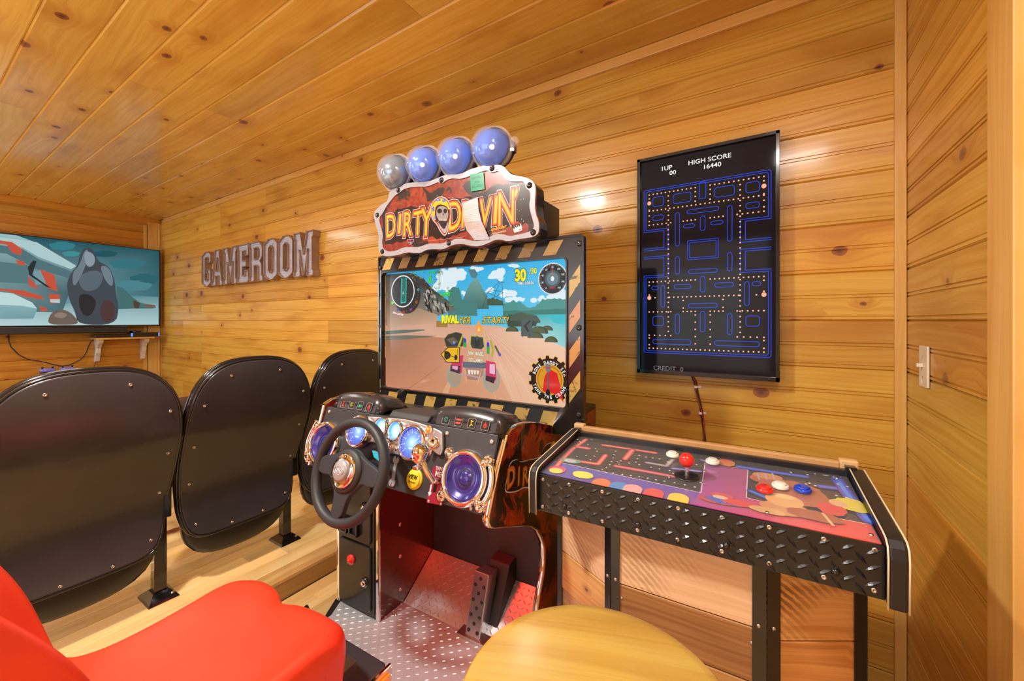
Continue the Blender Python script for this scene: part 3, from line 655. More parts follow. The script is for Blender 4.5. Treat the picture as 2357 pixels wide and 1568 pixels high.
for (x, z) in ((-.262, 1.072), (-.244, .962)):
    MB().box(x-.006, x+.007, YB-.016, YB-.0005, z-.005, z+.005).box(x+.006, x+.022, YB-.004, YB-.0005, z-.004, z+.005).build('cable_clip', M_whitep, mcable, bevel=.001)
#PART3
M_hood = mat('dark_grey_moulded_plastic', (.022, .022, .024), .26, coat=.3)
# ------------------------------------------------------------------ driving arcade machine (local axes: x right, y away from the player, z up)
ar = empty('driving_arcade_machine', ARC.o, TH, 'driving arcade machine with steering wheel, hazard-striped screen frame and lamp-topped marquee', 'arcade machine')
HWD = .405
# body
B = MB(); B.box(-HWD, HWD, .02, .46, .0, .97).build('cabinet_body', M_black, ar, bevel=.004)
MB().box(-.36, .36, .03, .40, .97, 1.62).build('screen_housing', M_black, ar, bevel=.01)
# base with tread plate
ZF = .24
bp_ = [(-HWD-.02, .02), (-HWD-.02, -.30), (-.375, -.385), (-.375, -1.16), (HWD+.0, -1.16), (HWD+.0, .02)]
MB().prism([(x, y, 0) for x, y in bp_], (0, 0, .02), (0, 0, ZF-.004)).build('base', M_black, ar, bevel=.004)
tp = [(-HWD+.012, .0), (-HWD+.012, -.295), (-.352, -.372), (-.352, -1.13), (HWD-.02, -1.13), (HWD-.02, .0)]
fpl = MB().prism([(x, y, 0) for x, y in tp], (0, 0, ZF-.004), (0, 0, ZF)).build('tread_plate', M_tread, ar)
def lugs(mb, place, nu, nv, pu, pv, L, W, H, ok=None, ang=45):
    """raised bars in alternating directions; place(u,v,o) maps to 3-D"""
    for i in range(nu):
        for j in range(nv):
            u, v = (i+.5)*pu, (j+.5)*pv
            if ok and not ok(u, v): continue
            a = radians(ang if (i+j) % 2 else -ang); ca, sa = cos(a), sin(a)
            out = []
            for s_, t_, h in ((-1, 0, 0), (-.35, .5, .6), (.35, .5, .6), (1, 0, 0), (.35, -.5, .6), (-.35, -.5, .6)):
                x, y = s_*L/2, t_*W; out.append(place(u+x*ca-y*sa, v+x*sa+y*ca, -.0004))
            top = [place(u+s_*L/2*ca, v+s_*L/2*sa, H) for s_ in (-.45, .45)]
            mb.add(out+top, [(0, 6, 1), (1, 6, 7, 2), (2, 7, 3), (3, 7, 4), (4, 7, 6, 5), (5, 6, 0)])
def inpoly(x, y, P):
    r_ = False
    for i in range(len(P)):
        a, b = P[i], P[i-1]
        if (a[1] > y) != (b[1] > y) and x < (b[0]-a[0])*(y-a[1])/(b[1]-a[1])+a[0]: r_ = not r_
    return r_
B = MB(); lugs(B, lambda u, v, o: (-.4+u, -1.13+v, ZF+o), 40, 57, .020, .020, .021, .0045, .0016, lambda u, v: inpoly(-.4+u, -1.13+v, tp) and inpoly(-.4+u+.012, -1.13+v+.012, tp) and inpoly(-.4+u-.012, -1.13+v-.012, tp), 40)
B.build('raised_lugs', M_tread, fpl)['kind'] = 'stuff'
for x, y in ((-.37, -.20), (-.14, -.25), (-.05, -.60)): MB().lathe((x, y, ZF+.0012), (0, 0, 1), [(.006, 0), (.005, .002), (0, .003)], 12).build('bolt', M_screw, ar)
# left pedestal with coin doors
LX0, LX1, PY = -HWD, -.165, -.305
ped = MB().box(LX0+.006, LX1-.004, PY+.004, .02, ZF, .83).build('coin_pedestal', M_darkred, ar)
MB().box(LX0+.012, LX1-.016, PY-.0015, PY+.006, ZF+.002, .83).build('front_panel', M_black, ped)
for x in (LX0+.006, LX1-.009): MB().box(x-.007, x+.009, PY-.006, PY+.006, ZF, .83).build('chrome_edge_trim', M_chrome, ped, bevel=.003)
MB().box(LX0, LX0+.004, PY, .02, ZF, .83).build('outer_side', M_side, ped)
MB().box(LX1-.0045, LX1-.0025, PY+.006, .015, ZF+.001, .83).build('inner_side', M_darkred, ped)
for z, n_ in ((.80, 1), (.555, 1), (.43, 1), (.30, 1)): MB().lathe((LX1-.0025, -.20, z), (1, 0, 0), [(.008, 0), (.007, .003), (.003, .004), (0, .003)], 14).build('carriage_bolt', M_screw, ped)
fx0, fx1 = LX0+.022, LX1-.038
def doorp(name, z0, z1):
    d_ = MB().prism([(x, 0, z) for x, z in rrect(fx0, fx1, z0, z1, .016, 5)], (0, PY-.012, 0), (0, PY-.001, 0)).build(name, M_black, ped, bevel=.003)
    return d_
MB().prism([(x, 0, z) for x, z in rrect(fx0-.008, fx1+.014, ZF+.008, .82, .02, 5)], (0, PY-.005, 0), (0, PY-.001, 0)).build('door_frame', M_black, ped, bevel=.002)
d1 = doorp('coin_door', ZF+.02, .505); d2 = doorp('coin_return_panel', .515, .80)
for cx_ in (fx0+.038, fx0+.098):
    B = MB(); hw_ = .023
    for q in ((-hw_, -hw_+.006, -.028, .028), (hw_-.006, hw_, -.028, .028), (-hw_, hw_, .022, .028), (-hw_, hw_, -.028, -.022)): B.box(cx_+q[0], cx_+q[1], PY-.026, PY-.011, .565+q[2], .565+q[3])
    s_ = B.build('coin_slot_frame', M_gloss, ped); MB().box(cx_-.017, cx_+.017, PY-.0135, PY-.0115, .543, .587).build('slot_recess', M_rubber, s_)
MB().lathe((fx0+.075, PY-.012, .435), (0, -1, 0), [(.019, 0), (.019, .006), (.015, .009), (.011, .009), (.011, .013), (0, .014)], 24).build('red_button', M_redp, ped)
for cx_, cz in ((fx1-.028, .372), (fx1-.028, .655)):
    l_ = MB().lathe((cx_, PY-.012, cz), (0, -1, 0), [(.018, 0), (.018, .005), (.013, .007), (0, .007)], 20).build('lock_plate', M_gloss, ped)
    MB().lathe((cx_, PY-.018, cz), (0, -1, 0), [(.011, 0), (.011, .006), (.008, .008), (0, .007)], 18).build('lock_barrel', M_chrome, l_)
# footwell
RB = -.186; RT = (-.012, .365)
MB().box(LX1, HWD-.02, -.010, .02, RT[1], .84).build('footwell_back', M_char, ar)
rmp = MB().prism([(LX1, RB, ZF), (LX1, RT[0], RT[1]), (LX1, RT[0], RT[1]-.006), (LX1, RB, ZF-.008)], (0, 0, 0), (HWD-.02-LX1, 0, 0)).build('footwell_ramp', M_tread, ar)
rl = sqrt((RT[0]-RB)**2+(RT[1]-ZF)**2); rv = np.array([0, RT[0]-RB, RT[1]-ZF])/rl; rn = np.array([0, -rv[2], rv[1]])
B = MB(); lugs(B, lambda u, v, o: tuple(np.array([LX1+u, RB, ZF])+rv*v+rn*o), 27, 10, .0202, .0207, .022, .0045, .0016, None, 40)
B.build('raised_lugs', M_tread, rmp)['kind'] = 'stuff'
rl2 = bpy.data.lights.new('footwell_red_light', 'AREA'); rl2.energy = 3.2; rl2.color = (1, .03, .015); rl2.size = .10
ro = bpy.data.objects.new('footwell_red_light', rl2); COL.objects.link(ro); ro.parent = ar; ro.location = (.14, -.20, .80); ro.rotation_euler = (radians(-10), 0, 0)
MB().lathe((.14, -.20, .806), (0, 0, 1), [(.055, 0), (.055, .012), (0, .012)], 20).build('red_light_housing', M_black, ar)
# pedal
px0 = .150; pw = .062
def P3(x, y, z): return (x, y, z)
pd = MB(); pd.prism([(px0, y, z) for y, z in ((-.205, ZF+.012), (-.145, ZF+.205), (-.085, ZF+.195), (-.150, ZF+.012))], (0, 0, 0), (pw, 0, 0)); pd = pd.build('gas_pedal', M_steel, ar, bevel=.003)
dv = np.array([0, .06, .193]); dl = np.linalg.norm(dv); dv = dv/dl; dn = np.array([0, -dv[2], dv[1]])
for k in range(8):
    for s_ in ((0,) if k % 2 else (-1, 1)):
        p = np.array([px0+pw/2+s_*.018, -.205, ZF+.012])+dv*(.018+k*.0235)+dn*.0012
        MB().lathe(p, dn, [(.0062, -.001), (.0062, .0008), (.0042, .0012), (.0036, -.0006), (0, -.0008)], 12).build('grip_hole', M_black, pd)
MB().prism([(px0-.02, y, z) for y, z in ((-.15, ZF+.004), (-.155, ZF+.010), (-.06, ZF+.205), (-.012, ZF+.215), (-.012, ZF+.1))], (.03, 0, 0), (pw+.055, 0, 0)).build('pedal_housing', M_rubber, pd, bevel=.004)
MB().box(px0-.03, px0+pw+.03, -.215, -.15, ZF, ZF+.012).build('pedal_hinge_plate', M_steel, pd)
# side panels, with chrome edge along their outline
prof = [(-.343, 1.022), (-.325, 1.032), (-.289, 1.036), (-.248, 1.033), (-.195, 1.024), (-.142, 1.011), (-.056, .985), (.012, .962), (.03, .95), (.44, .95), (.44, ZF), (-.142, ZF), (-.142, .397), (-.115, .453), (-.098, .485), (-.090, .520), (-.090, .571), (-.098, .595), (-.112, .618), (-.145, .66), (-.195, .695), (-.248, .720), (-.31, .745), (-.365, .767), (-.411, .785), (-.433, .797), (-.441, .811), (-.439, .83), (-.389, .938)]
for sx, nm in ((1, 'side_panel'), (-1, 'side_panel')):
    pr = prof if sx > 0 else [q for q in prof if True]
    xo, xi = (HWD+.003, HWD-.017) if sx > 0 else (-HWD-.003, -HWD+.017)
    if sx < 0: pr = [(-.372, 1.030), (-.335, 1.046), (-.28, 1.052), (-.22, 1.050), (-.15, 1.040), (-.08, 1.020), (-.02, .992), (.02, .965), (.44, .95), (.44, .83), (-.30, .83), (-.433, .82)]
    sp = MB(); n = len(pr); xa, xb = sorted((xo, xi))
    s_o = sp.prism([(0, y, z) for y, z in pr], (xa, 0, 0), (xb, 0, 0)).build(nm, [M_side], ar)
    # chrome T-moulding on the visible front edge
    run = ([pr[i] for i in range(0, 9)], [pr[i] for i in range(11, 29)]+[pr[0]]) if sx > 0 else ([pr[i] for i in range(0, 8)], [pr[11], pr[0]])
    for rn_ in run:
        q = [(y-.0005, z) for y, z in rn_]
        E_ = MB(); rows_ = []
        for i, (y, z) in enumerate(q):
            a = np.array(q[max(i-1, 0)]); b_ = np.array(q[min(i+1, len(q)-1)]); t = (b_-a)/max(np.linalg.norm(b_-a), 1e-9); nn = np.array([-t[1], t[0]])*(1 if sx > 0 else 1)
            mid = np.array([-.1, .90]) if z > .70 or (y < -.12 and z > .6) else np.array([.2, .48])
            if nn@(np.array([y, z])-mid) < 0: nn = -nn
            rows_.append([(xa-.001, y+nn[0]*0, z+nn[1]*0), (xa-.0005, y+nn[0]*.0035, z+nn[1]*.0035), ((xa+xb)/2, y+nn[0]*.0055, z+nn[1]*.0055), (xb+.0005, y+nn[0]*.0035, z+nn[1]*.0035), (xb+.001, y, z)])
        E_.grid(rows_).build('chrome_edge', M_chrome, s_o)
    if sx > 0:
        sd = Plane((xo+.0004, 0, 0), (0, 1, 0), (0, 0, 1), ARC); c = Canvas(Plane((xo+.0004, 0, 0), (0, 1, 0), (0, 0, 1)), .00005)
        def S_(x, y): return sd.uv(1120+x/3.41, 960+y/3.41)
        pts_ = [(185, 350), (240, 328), (262, 355), (330, 335), (400, 320), (425, 300), (440, 260), (470, 210), (520, 195), (560, 230), (600, 300), (600, 560), (520, 600), (440, 560), (330, 560), (280, 560), (240, 590), (160, 600), (140, 580), (150, 520), (172, 420)]
        pts_ = [S_(*p) for p in pts_]; c.poly(smooth_loop(pts_), 'cfc6cf')
        c.poly(smooth_loop([(x+.003*(1 if x < sum(p[0] for p in pts_)/len(pts_) else -1), z-.003*(1 if z > sum(p[1] for p in pts_)/len(pts_) else -1)) for x, z in pts_]), '160c0c')
        for ch, x, y, h in (('D', 190, 470, .055), ('I', 250, 465, .052), ('R', 300, 460, .052), ('T', 350, 445, .050), ('Y', 410, 440, .055)):
            u, v = S_(x, y); c.text(ch, u, v-h/2, h, 'd8742a', .85, .03, .05, .15, 'a02a18', .03); c.text(ch, u, v-h/2+.003, h*.86, 'd0a23a', .7, -.01, .05, .15)
        u, v = S_(520, 270); c.poly(circ(u, v, .030, .036), 'c9b93c'); c.poly(circ(u+.004, v+.005, .012, .014), '4a3c9a'); c.poly(circ(u-.012, v-.01, .007, .012), '8a4b2a')
        c.build('side_lettering', M_print, s_o)
# dashboard
DP = Plane((0, -.435, .82), (1, 0, 0), (0, .07, .205), ARC); DL = Plane((0, -.435, .82), (1, 0, 0), (0, .07, .205)); DH = .2166
def dpt(u, v, o=0): return DL.at(u, v, o)
def DX(x, y, off=0): return DP.uv(690+x/3.864, 880+y/3.864, off)
dash = MB().prism([dpt(-HWD+.017, 0, -.006), dpt(HWD-.017, 0, -.006), dpt(HWD-.017, DH, -.006), dpt(-HWD+.017, DH, -.006)], DL.N*-.006, DL.N*.006).build('dashboard', M_char, ar, bevel=.002)
MB().prism([(0, y, z) for y, z in ((-.425, .825), (-.355, 1.022), (-.02, .985), (.02, .97), (.02, .83), (-.3, .81))], (-HWD+.018, 0, 0), (HWD-.018, 0, 0)).build('dashboard_body', M_char, ar)
DN = DL.N; DT = (1, 0, 0)
def dl(name, u, v, o, prof, m, par=None, n=32, sy=1.0): return MB().lathe(dpt(u, v, o), DN, prof, n, 0, sy, DT).build(name, m, par or ar)
for x, y in ((265, 262), (1313, 455), (1710, 530), (690, 640)): u, v = DX(x, y); dl('dashboard_bolt', u, v, 0, [(.0075, 0), (.0075, .002), (.005, .005), (.002, .005), (0, .003)], M_screw, dash, 14)
for u, v in ((.03, .012), (.34, .010), (-.3, .010)): dl('dashboard_bolt', u, v, 0, [(.006, 0), (.005, .003), (0, .003)], M_screw, dash, 12)
# speakers
M_cone = mat('blue_violet_speaker_cone', (.022, .018, .16), .25, .3, coat=.8, emit=(.12, .08, .85), estr=.09, var=.3, vscale=40)
M_mesh = mat('speaker_lens', (.03, .03, .1), .05); 
for k, (u, v) in enumerate(((-.335, .086), (.304, .084))):
    s_ = empty('speaker', dpt(u, v, 0)); s_.parent = ar
    def lo(name, prof, m, n=40): return MB().lathe((0, 0, 0), DN, prof, n, 0, 1.0, DT).build(name, m, s_)
    lo('chrome_ring', [(.079, 0), (.080, .006), (.078, .015), (.070, .021), (.064, .018), (.063, .010), (.063, .0)], M_chrome)
    lo('cone', [(.064, .013), (.060, .0145), (.056, .012), (.045, .004), (.022, -.0008), (.020, .006), (.012, .009), (0, .010)], M_cone)
    for a in (40, 140, 222, 318):
        a_ = radians(a); p = np.array([cos(a_)*.092, 0, 0])+np.array(DL.V)*sin(a_)*.092
        MB().lathe(p, DN, [(.016, 0), (.016, .010), (.012, .014), (.007, .014), (.006, .008), (0, .008)], 18).tube([p*.80+DN*.006, p+DN*.006], [.014, .013], 10).build('chrome_lug', M_chrome, s_)
        q = p/.092*.0705; MB().lathe(q+DN*.019, DN, [(.0035, 0), (.003, .002), (0, .0025)], 8).build('rivet', M_screw, s_)
    arcp = [np.array([cos(t)*.094, 0, 0])+np.array(DL.V)*sin(t)*.094+DN*.006 for t in [radians(a) for a in range(-38 if k else 142, 42 if k else 222, 8)]]
    MB().tube(arcp, [.010]*len(arcp), 8, flat=1.3).build('chrome_bracket', M_chrome, s_)
# gauge cluster
M_needle = mat('gauge_needle', (.9, .95, 1), .4, emit=(.8, .95, 1), estr=1.2)
gp = MB(); gpl = smooth_loop([DX(*p) for p in ((520, 300), (900, 325), (1010, 340), (1280, 430), (1295, 480), (1290, 640), (1250, 660), (1160, 560), (1000, 700), (880, 640), (740, 640), (700, 520), (560, 560), (450, 520), (460, 400))], 2)
cl = gp.prism([dpt(u, v, .0) for u, v in gpl], DN*.002, DN*.014).build('gauge_cluster_plate', M_steel, ar, bevel=.003)
def gauge(name, u, v, r, face, dial=False):
    g = empty(name, dpt(u, v, .010)); g.parent = ar
    MB().lathe((0, 0, 0), DN, [(r, 0), (r*1.02, .012), (r*.97, .022), (r*.87, .026), (r*.84, .020), (r*.83, .010)], 36, 0, 1, DT).build('chrome_bezel', M_chrome, g)
    c = Canvas(Plane(DN*.012, DL.U, DL.V), .00005); R = r*.84
    nc = 24; c.up()
    ctr, mid_, edge = face
    c._add([(0, 0)]+circ(0, 0, R*.55, n=nc)+circ(0, 0, R, n=nc), [(0, 1+i, 1+(i+1) % nc) for i in range(nc)]+[(1+i, 1+nc+i, 1+nc+(i+1) % nc, 1+(i+1) % nc) for i in range(nc)], [lin(ctr)]+[lin(mid_)]*nc+[lin(edge)]*nc)
    if dial:
        c.up()
        for i in range(28):
            a = radians(225-i*10); big = i % 3 == 0
            q0, q1 = R*(.80 if big else .87), R*.94; t = np.array([cos(a), sin(a)]); s2 = np.array([-t[1], t[0]])*(R*.018 if big else R*.009)
            c.poly([tuple(t*q0-s2), tuple(t*q1-s2), tuple(t*q1+s2), tuple(t*q0+s2)], 'cfe6ff', False)
        for i in range(10):
            a = radians(225-i*30); c.poly(circ(R*.68*cos(a), R*.68*sin(a), R*.045, n=8), 'd8ecff', i == 0)
        c.line([(0, 0), (R*.62*cos(radians(35 if dial == 2 else 150)), R*.62*sin(radians(35 if dial == 2 else 150)))], R*.03, 'ffffff'); c.poly(circ(0, 0, R*.10, n=12), 'e6f4ff')
        c.rect(-R*.2, R*.2, -R*.45, -R*.33, 'b8d8ff')
    else:
        c.line([(-R*.3, -R*.5), (R*.15, R*.35)], R*.05, 'd8f2ff'); c.rect(-R*.35, R*.35, -R*.62, -R*.52, 'eaf8ff')
    c.build('gauge_face', M_back, g)
    MB().lathe(DN*.013, DN, [(R, 0), (R*.8, .004), (R*.4, .007), (0, .008)], 24).build('glass', M_lens, g)
    return g
ml = NT('gauge_glass'); ml.b.inputs['Base Color'].default_value = (1, 1, 1, 1); ml.b.inputs['Roughness'].default_value = .03; ml.b.inputs['Alpha'].default_value = .10; M_lens = ml.m
gauge('speedometer', *DX(548, 440, .01), .055, ('9fd8ff', '2a6cf0', '1a1f9c'), 1)
gauge('tachometer', *DX(1022, 540, .01), .055, ('b8ecff', '2a84f4', '1b1fa8'), 2)
gauge('small_gauge', *DX(755, 405, .01), .033, ('ffffff', 'a8e8ff', '4aa4ee')); gauge('small_gauge', *DX(882, 437, .01), .033, ('ffffff', 'a0e4ff', '46a0ee'))
gauge('small_gauge', *DX(787, 572, .01), .026, ('a8e4ff', '52a6e8', '2a5cc0'))
u, v = DX(1163, 428, .01); g = MB().lathe(dpt(u, v, .012), DN, [(.015, 0), (.015, .008), (.011, .012), (.010, .009)], 20).build('amber_lamp_ring', M_chrome, ar); MB().lathe(dpt(u, v, .020), DN, [(.0105, 0), (.008, .004), (0, .006)], 16).build('amber_lens', M_orange, g)
u, v = DX(1205, 540, .01); MB().lathe(dpt(u, v, .012), DN, [(.018, 0), (.018, .012), (.012, .016), (.009, .014), (.008, 0)], 20).tube([dpt(u, v+.004, .018), dpt(u-.008, v-.040, .016)], [.010, .006], 10).build('chrome_eyelet', M_chrome, cl)
u, v = DX(875, 582, .01); MB().lathe(dpt(u, v, .012), DN, [(.011, 0), (.011, .006), (.005, .009), (0, .006)], 16).build('chrome_eyelet', M_chrome, cl)
# wrench badge
B = MB(); a_, b_ = DX(865, 690), DX(828, 895); a_ = np.array(a_); b_ = np.array(b_)
for q, s_ in ((a_, 1), (b_, -1)):
    pts_ = [(q[0]+.013*cos(t), q[1]+.013*sin(t)) for t in [radians(90*s_+25+i*310/12) for i in range(13)]]+[(q[0], q[1]-.002*s_)]
    B.prism([dpt(x, y) for x, y in pts_], DN*.001, DN*.006)
B.prism([dpt(*p) for p in ((a_[0]-.006, a_[1]-.006), (a_[0]+.006, a_[1]-.006), (b_[0]+.006, b_[1]+.006), (b_[0]-.006, b_[1]+.006))], DN*.001, DN*.005)
B.build('spanner_badge', M_silver, ar, bevel=.001)
# view button
u, v = DX(1025, 862); vb = dl('view_button', u, v, 0, [(.031, 0), (.031, .003), (.028, .006), (.0268, .0055), (.0265, .009), (.024, .011), (0, .0115)], M_yelp)
c = Canvas(Plane(dpt(u, v, .0118), DL.U, DL.V), .00005); c.text('VIEW', 0, .000, .0125, '2a260c', .8, .03); c.text('(& music)', 0, -.0115, .0062, '3a3410', .85, .01); c.build('button_lettering', M_print, vb)
# shifter: plate, bent chrome lever and skull knob
B = MB(); q = [DX(*p) for p in ((1195, 745), (1312, 765), (1270, 1095), (1132, 1070))]
B.prism([dpt(*p) for p in q], DN*0, DN*.003); yp = B.build('shifter_plate', mat('crimson_enamel_plate', (.32, .02, .05), .25, .3, coat=.5), ar)
c = Canvas(Plane(dpt(0, 0, .0032), DL.U, DL.V), .00005)
u, v = DX(1252, 775); c.text('YANK', u, v-.004, .011, 'f0e4ea', .72, .02, -.03, 0, '3a0d18'); u, v = DX(1242, 822); c.text('ME!', u, v-.006, .014, 'f0e4ea', .85, .04, -.03, 0, '3a0d18')
for x in (1168, 1262):
    u, v = DX(x, 960); c.line([(u, v+.014), (u, v-.006)], .005, 'f4eef0'); c.poly([(u-.007, v-.006), (u+.007, v-.006), (u, v-.017)], 'f4eef0')
u, v = DX(1215, 910); c.poly(rrect(u-.006, u+.006, v-.022, v+.012, .005), '0a0608')
c.build('plate_lettering', M_print, yp)
for p in ((1150, 1060), (1258, 1082)): u, v = DX(*p); MB().lathe(dpt(u, v, .003), DN, [(.0045, 0), (.004, .002), (0, .0015)], 10).build('plate_screw', M_screw, yp)
def onray(px, py, off):  # point at given height above the dash plane
    u, v = DP.uv(px, py, off); return np.array(dpt(u, v, off))
base = onray(1010.5, 1108, .004); p1 = onray(1000, 1110, .03); p2 = onray(988, 1100, .05); p3 = onray(978, 1075, .068); kn = onray(968, 1052, .08)
def bez(P, n=14):
    out = []
    for i in range(n+1):
        t = i/n; Q_ = [np.array(p, float) for p in P]
        while len(Q_) > 1: Q_ = [Q_[j]*(1-t)+Q_[j+1]*t for j in range(len(Q_)-1)]
        out.append(Q_[0])
    return out
shf = MB().tube(bez([base, base+DN*.03, p1, p2, p3, kn]), .0085, 14).build('shift_lever', M_chrome, ar)
# skull knob: cranium, cheeks, jaw, eye sockets, teeth
kc = kn+np.array([0, 0, .012]); B = MB(); rows_ = []
NS, NTT = 18, 22
for i in range(NS+1):
    ph = pi*i/NS; r_ = []
    for j in range(NTT):
        th_ = 2*pi*j/NTT; dx, dy, dz = sin(ph)*cos(th_), sin(ph)*sin(th_), cos(ph)
        R = .027; k = 1.0
        if dz < 0: k = 1-.30*min(1, -dz*1.3)
        x_, y_, z_ = dx*R*k*.92, dy*R*k*1.05-(.004 if dz < -.2 else 0), dz*R*(1.0 if dz > 0 else 1.35)
        for ex_ in (-.38, .38):                         # sockets pressed in
            dd = (dx-ex_)**2+(dz+.10)**2
            if dy < 0 and dd < .05: y_ += .009*(1-dd/.05)
        if dy < 0 and abs(dx) < .14 and -.62 < dz < -.32: y_ += .005
        if dy < 0 and abs(dx) < .5 and -.90 < dz < -.70: y_ += .002*(1+cos(dx*40))
        r_.append((kc[0]+x_, kc[1]+y_, kc[2]+z_))
    rows_.append(r_)
B.grid(rows_, closed=True).build('skull_knob', M_chrome, shf)
MB().box(kc[0]-.012, kc[0]+.012, kc[1]-.024, kc[1]-.004, kc[2]-.044, kc[2]-.034).build('skull_jaw', M_chrome, shf, bevel=.004)
# steering wheel
wc = np.array(DL.at(*DP.uv(803, 1084, .10), .10)); VV = np.array(DL.V); UU = np.array(DL.U); RW = .148
wh = empty('steering_wheel', wc); wh.parent = ar
def wp(a, r, o=0): return UU*cos(a)*r+VV*sin(a)*r+DN*o
MB().tube([wp(2*pi*i/48, RW) for i in range(48)], .0155, 14, closed=True, flat=1.1).build('rim', M_rubber, wh)
def plate(pts2, t0, t1, m, nm, bev=.004): return MB().prism([tuple(UU*x+VV*y) for x, y in pts2], DN*t0, DN*t1).build(nm, m, wh, bevel=bev, segs=3)
tilt = radians(0)
hub = circ(0, 0, .066, .066, 40)
plate(smooth_loop([(-.045, .050), (-.02, .066), (.02, .066), (.045, .050), (.085, .036), (.140, .022), (.140, -.022), (.105, -.030), (.075, -.024), (.056, -.045), (.028, -.075), (.026, -.138), (-.026, -.138), (-.028, -.075), (-.056, -.045), (-.075, -.024), (-.105, -.030), (-.140, -.022), (-.140, .022), (-.085, .036)], 2), -.010, .008, M_rubber, 'spoke_frame')
MB().lathe((0, 0, 0), DN, [(.066, .0), (.066, .012), (.060, .018), (.050, .020)], 40, 0, 1, DT).build('hub_rim', M_rubber, wh)
MB().lathe((0, 0, 0), DN, [(.051, .016), (.051, .024), (.046, .027), (.030, .028), (.0, .028)], 40, 0, 1, DT).build('chrome_hub_plate', M_chrome, wh)
for k in range(6):
    a = radians(30+60*k); MB().lathe(wp(a, .0405, .0275), DN, [(.0062, .0006), (.005, .0012), (.0045, -.002), (0, -.002)], 14).build('hub_bolt_hole', M_black, wh)
MB().lathe((0, 0, 0), DN, [(.032, .026), (.0315, .034), (.027, .038), (0, .040)], 32, 0, 1, DT).build('horn_cap', M_silver, wh)
B = MB(); B.tube([UU*.022*cos(2*pi*i/28)+VV*.0115*sin(2*pi*i/28)+DN*.0392 for i in range(28)], .0012, 6, closed=True)
for k in (-2, -1, 0, 1, 2): B.prism([tuple(UU*(x+k*.0062)+VV*y) for x, y in ((-.002, -.0055), (.002, -.0055), (.0025, .0055), (-.0015, .0055))], DN*.038, DN*.0402)
B.build('oval_emblem', M_screw, wh)
MB().cyl(-DN*.10+0*DN, DN, .028, .095, 20).build('steering_column', M_black, wh)
M_bluef = mat('blue_lit_plastic', (.02, .45, .62), .3, coat=.3)
MB().prism([tuple(UU*x+VV*y) for x, y in ((.045, .070), (.085, .062), (.098, .04), (.06, .052))], -DN*.045, -DN*.03).build('column_shroud', M_bluef, wh)
# hoods with warning symbols
for x0, x1, ps in ((-.362, -.098, 0), (.125, .405, 1)):
    xm = (x0+x1)/2; h_ = MB(); P_ = []
    rows_ = []
    for i in range(13):
        x = x0+(x1-x0)*i/12; e = 1-((x-xm)/((x1-x0)/2))**2; t = min(1, max(0, (1-abs((x-xm)/((x1-x0)/2)))*6)); zt = 1.030+t*.036+.016*e
        rows_.append([(x, -.364, 1.018), (x, -.345+.0, zt), (x, -.32, zt+.003), (x, -.25, zt-.012), (x, -.20, 1.00)])
    hd = h_.grid(rows_)  .build('dashboard_hood', M_hood, ar, solid=.004)
    hp = Plane((xm, -.3548, 1.042), (1, 0, 0), (0, .019, .042)); c = Canvas(hp, .0003); c.o = .0015
    c.poly(rrect(-(x1-x0)/2+.028, (x1-x0)/2-.028, -.018, .024, .008), '3a3a40')
    cols_ = ('c23a34', 'b9b43a', '2a9a72', 'c8402f') if not ps else ('2a9a84', 'c0504c', 'b9ad3a', 'b83430')
    for i in range(4):
        u = (x1-x0)*(-.27+.18*i); c.line(rrect(u-.014, u+.014, -.013, .016, .005, 3), .0009, 'a8a8ac', True); c.poly(rrect(u-.013, u+.013, -.012, .015, .005), '1e1e22')
        col = cols_[i]
        k = i+4*ps
        if k == 0: c.poly([(u-.005, .011), (u+.005, .011), (u, .003)], col); c.poly([(u-.006, -.008), (u+.006, -.008), (u, .004)], col); c.rect(u-.007, u+.007, -.010, -.008, col)
        elif k in (1, 4): c.line(circ(u, .0015, .0065, n=14), .0016, col, True); c.rect(u-.0008, u+.0008, -.001, .005, col); c.rect(u-.0008, u+.0008, -.004, -.0025, col)
        elif k == 2: c.poly(rrect(u-.008, u, -.005, .005, .003), col); c.poly(rrect(u+.001, u+.004, -.005, .005, .001), col); c.poly(rrect(u+.006, u+.010, -.003, .005, .001), col)
        elif k in (3, 7): c.poly(circ(u, -.001, .006, .007, 14), col); c.poly([(u-.004, .003), (u, .012), (u+.004, .003)], col); c.poly(circ(u, -.002, .0022, n=8), '1e1e22')
        elif k == 5: c.poly(rrect(u-.010, u+.010, .003, .009, .002), col); c.poly(rrect(u-.010, u+.010, -.007, -.001, .002), col)
        else: c.poly(circ(u-.002, .008, .003, n=10), col); c.line([(u-.002, .004), (u, -.002), (u-.005, -.008)], .003, col); c.line([(u, -.002), (u+.006, -.005)], .0025, col); c.line([(u-.002, .003), (u+.006, .008)], .0022, col)
    c.build('warning_symbols', M_print, hd)
MB().prism([(0, y, z) for y, z in ((-.35, 1.02), (-.33, 1.040), (-.22, 1.030), (-.20, 1.0))], (-.075, 0, 0), (.105, 0, 0)).build('dashboard_vent', M_char, ar, bevel=.006)
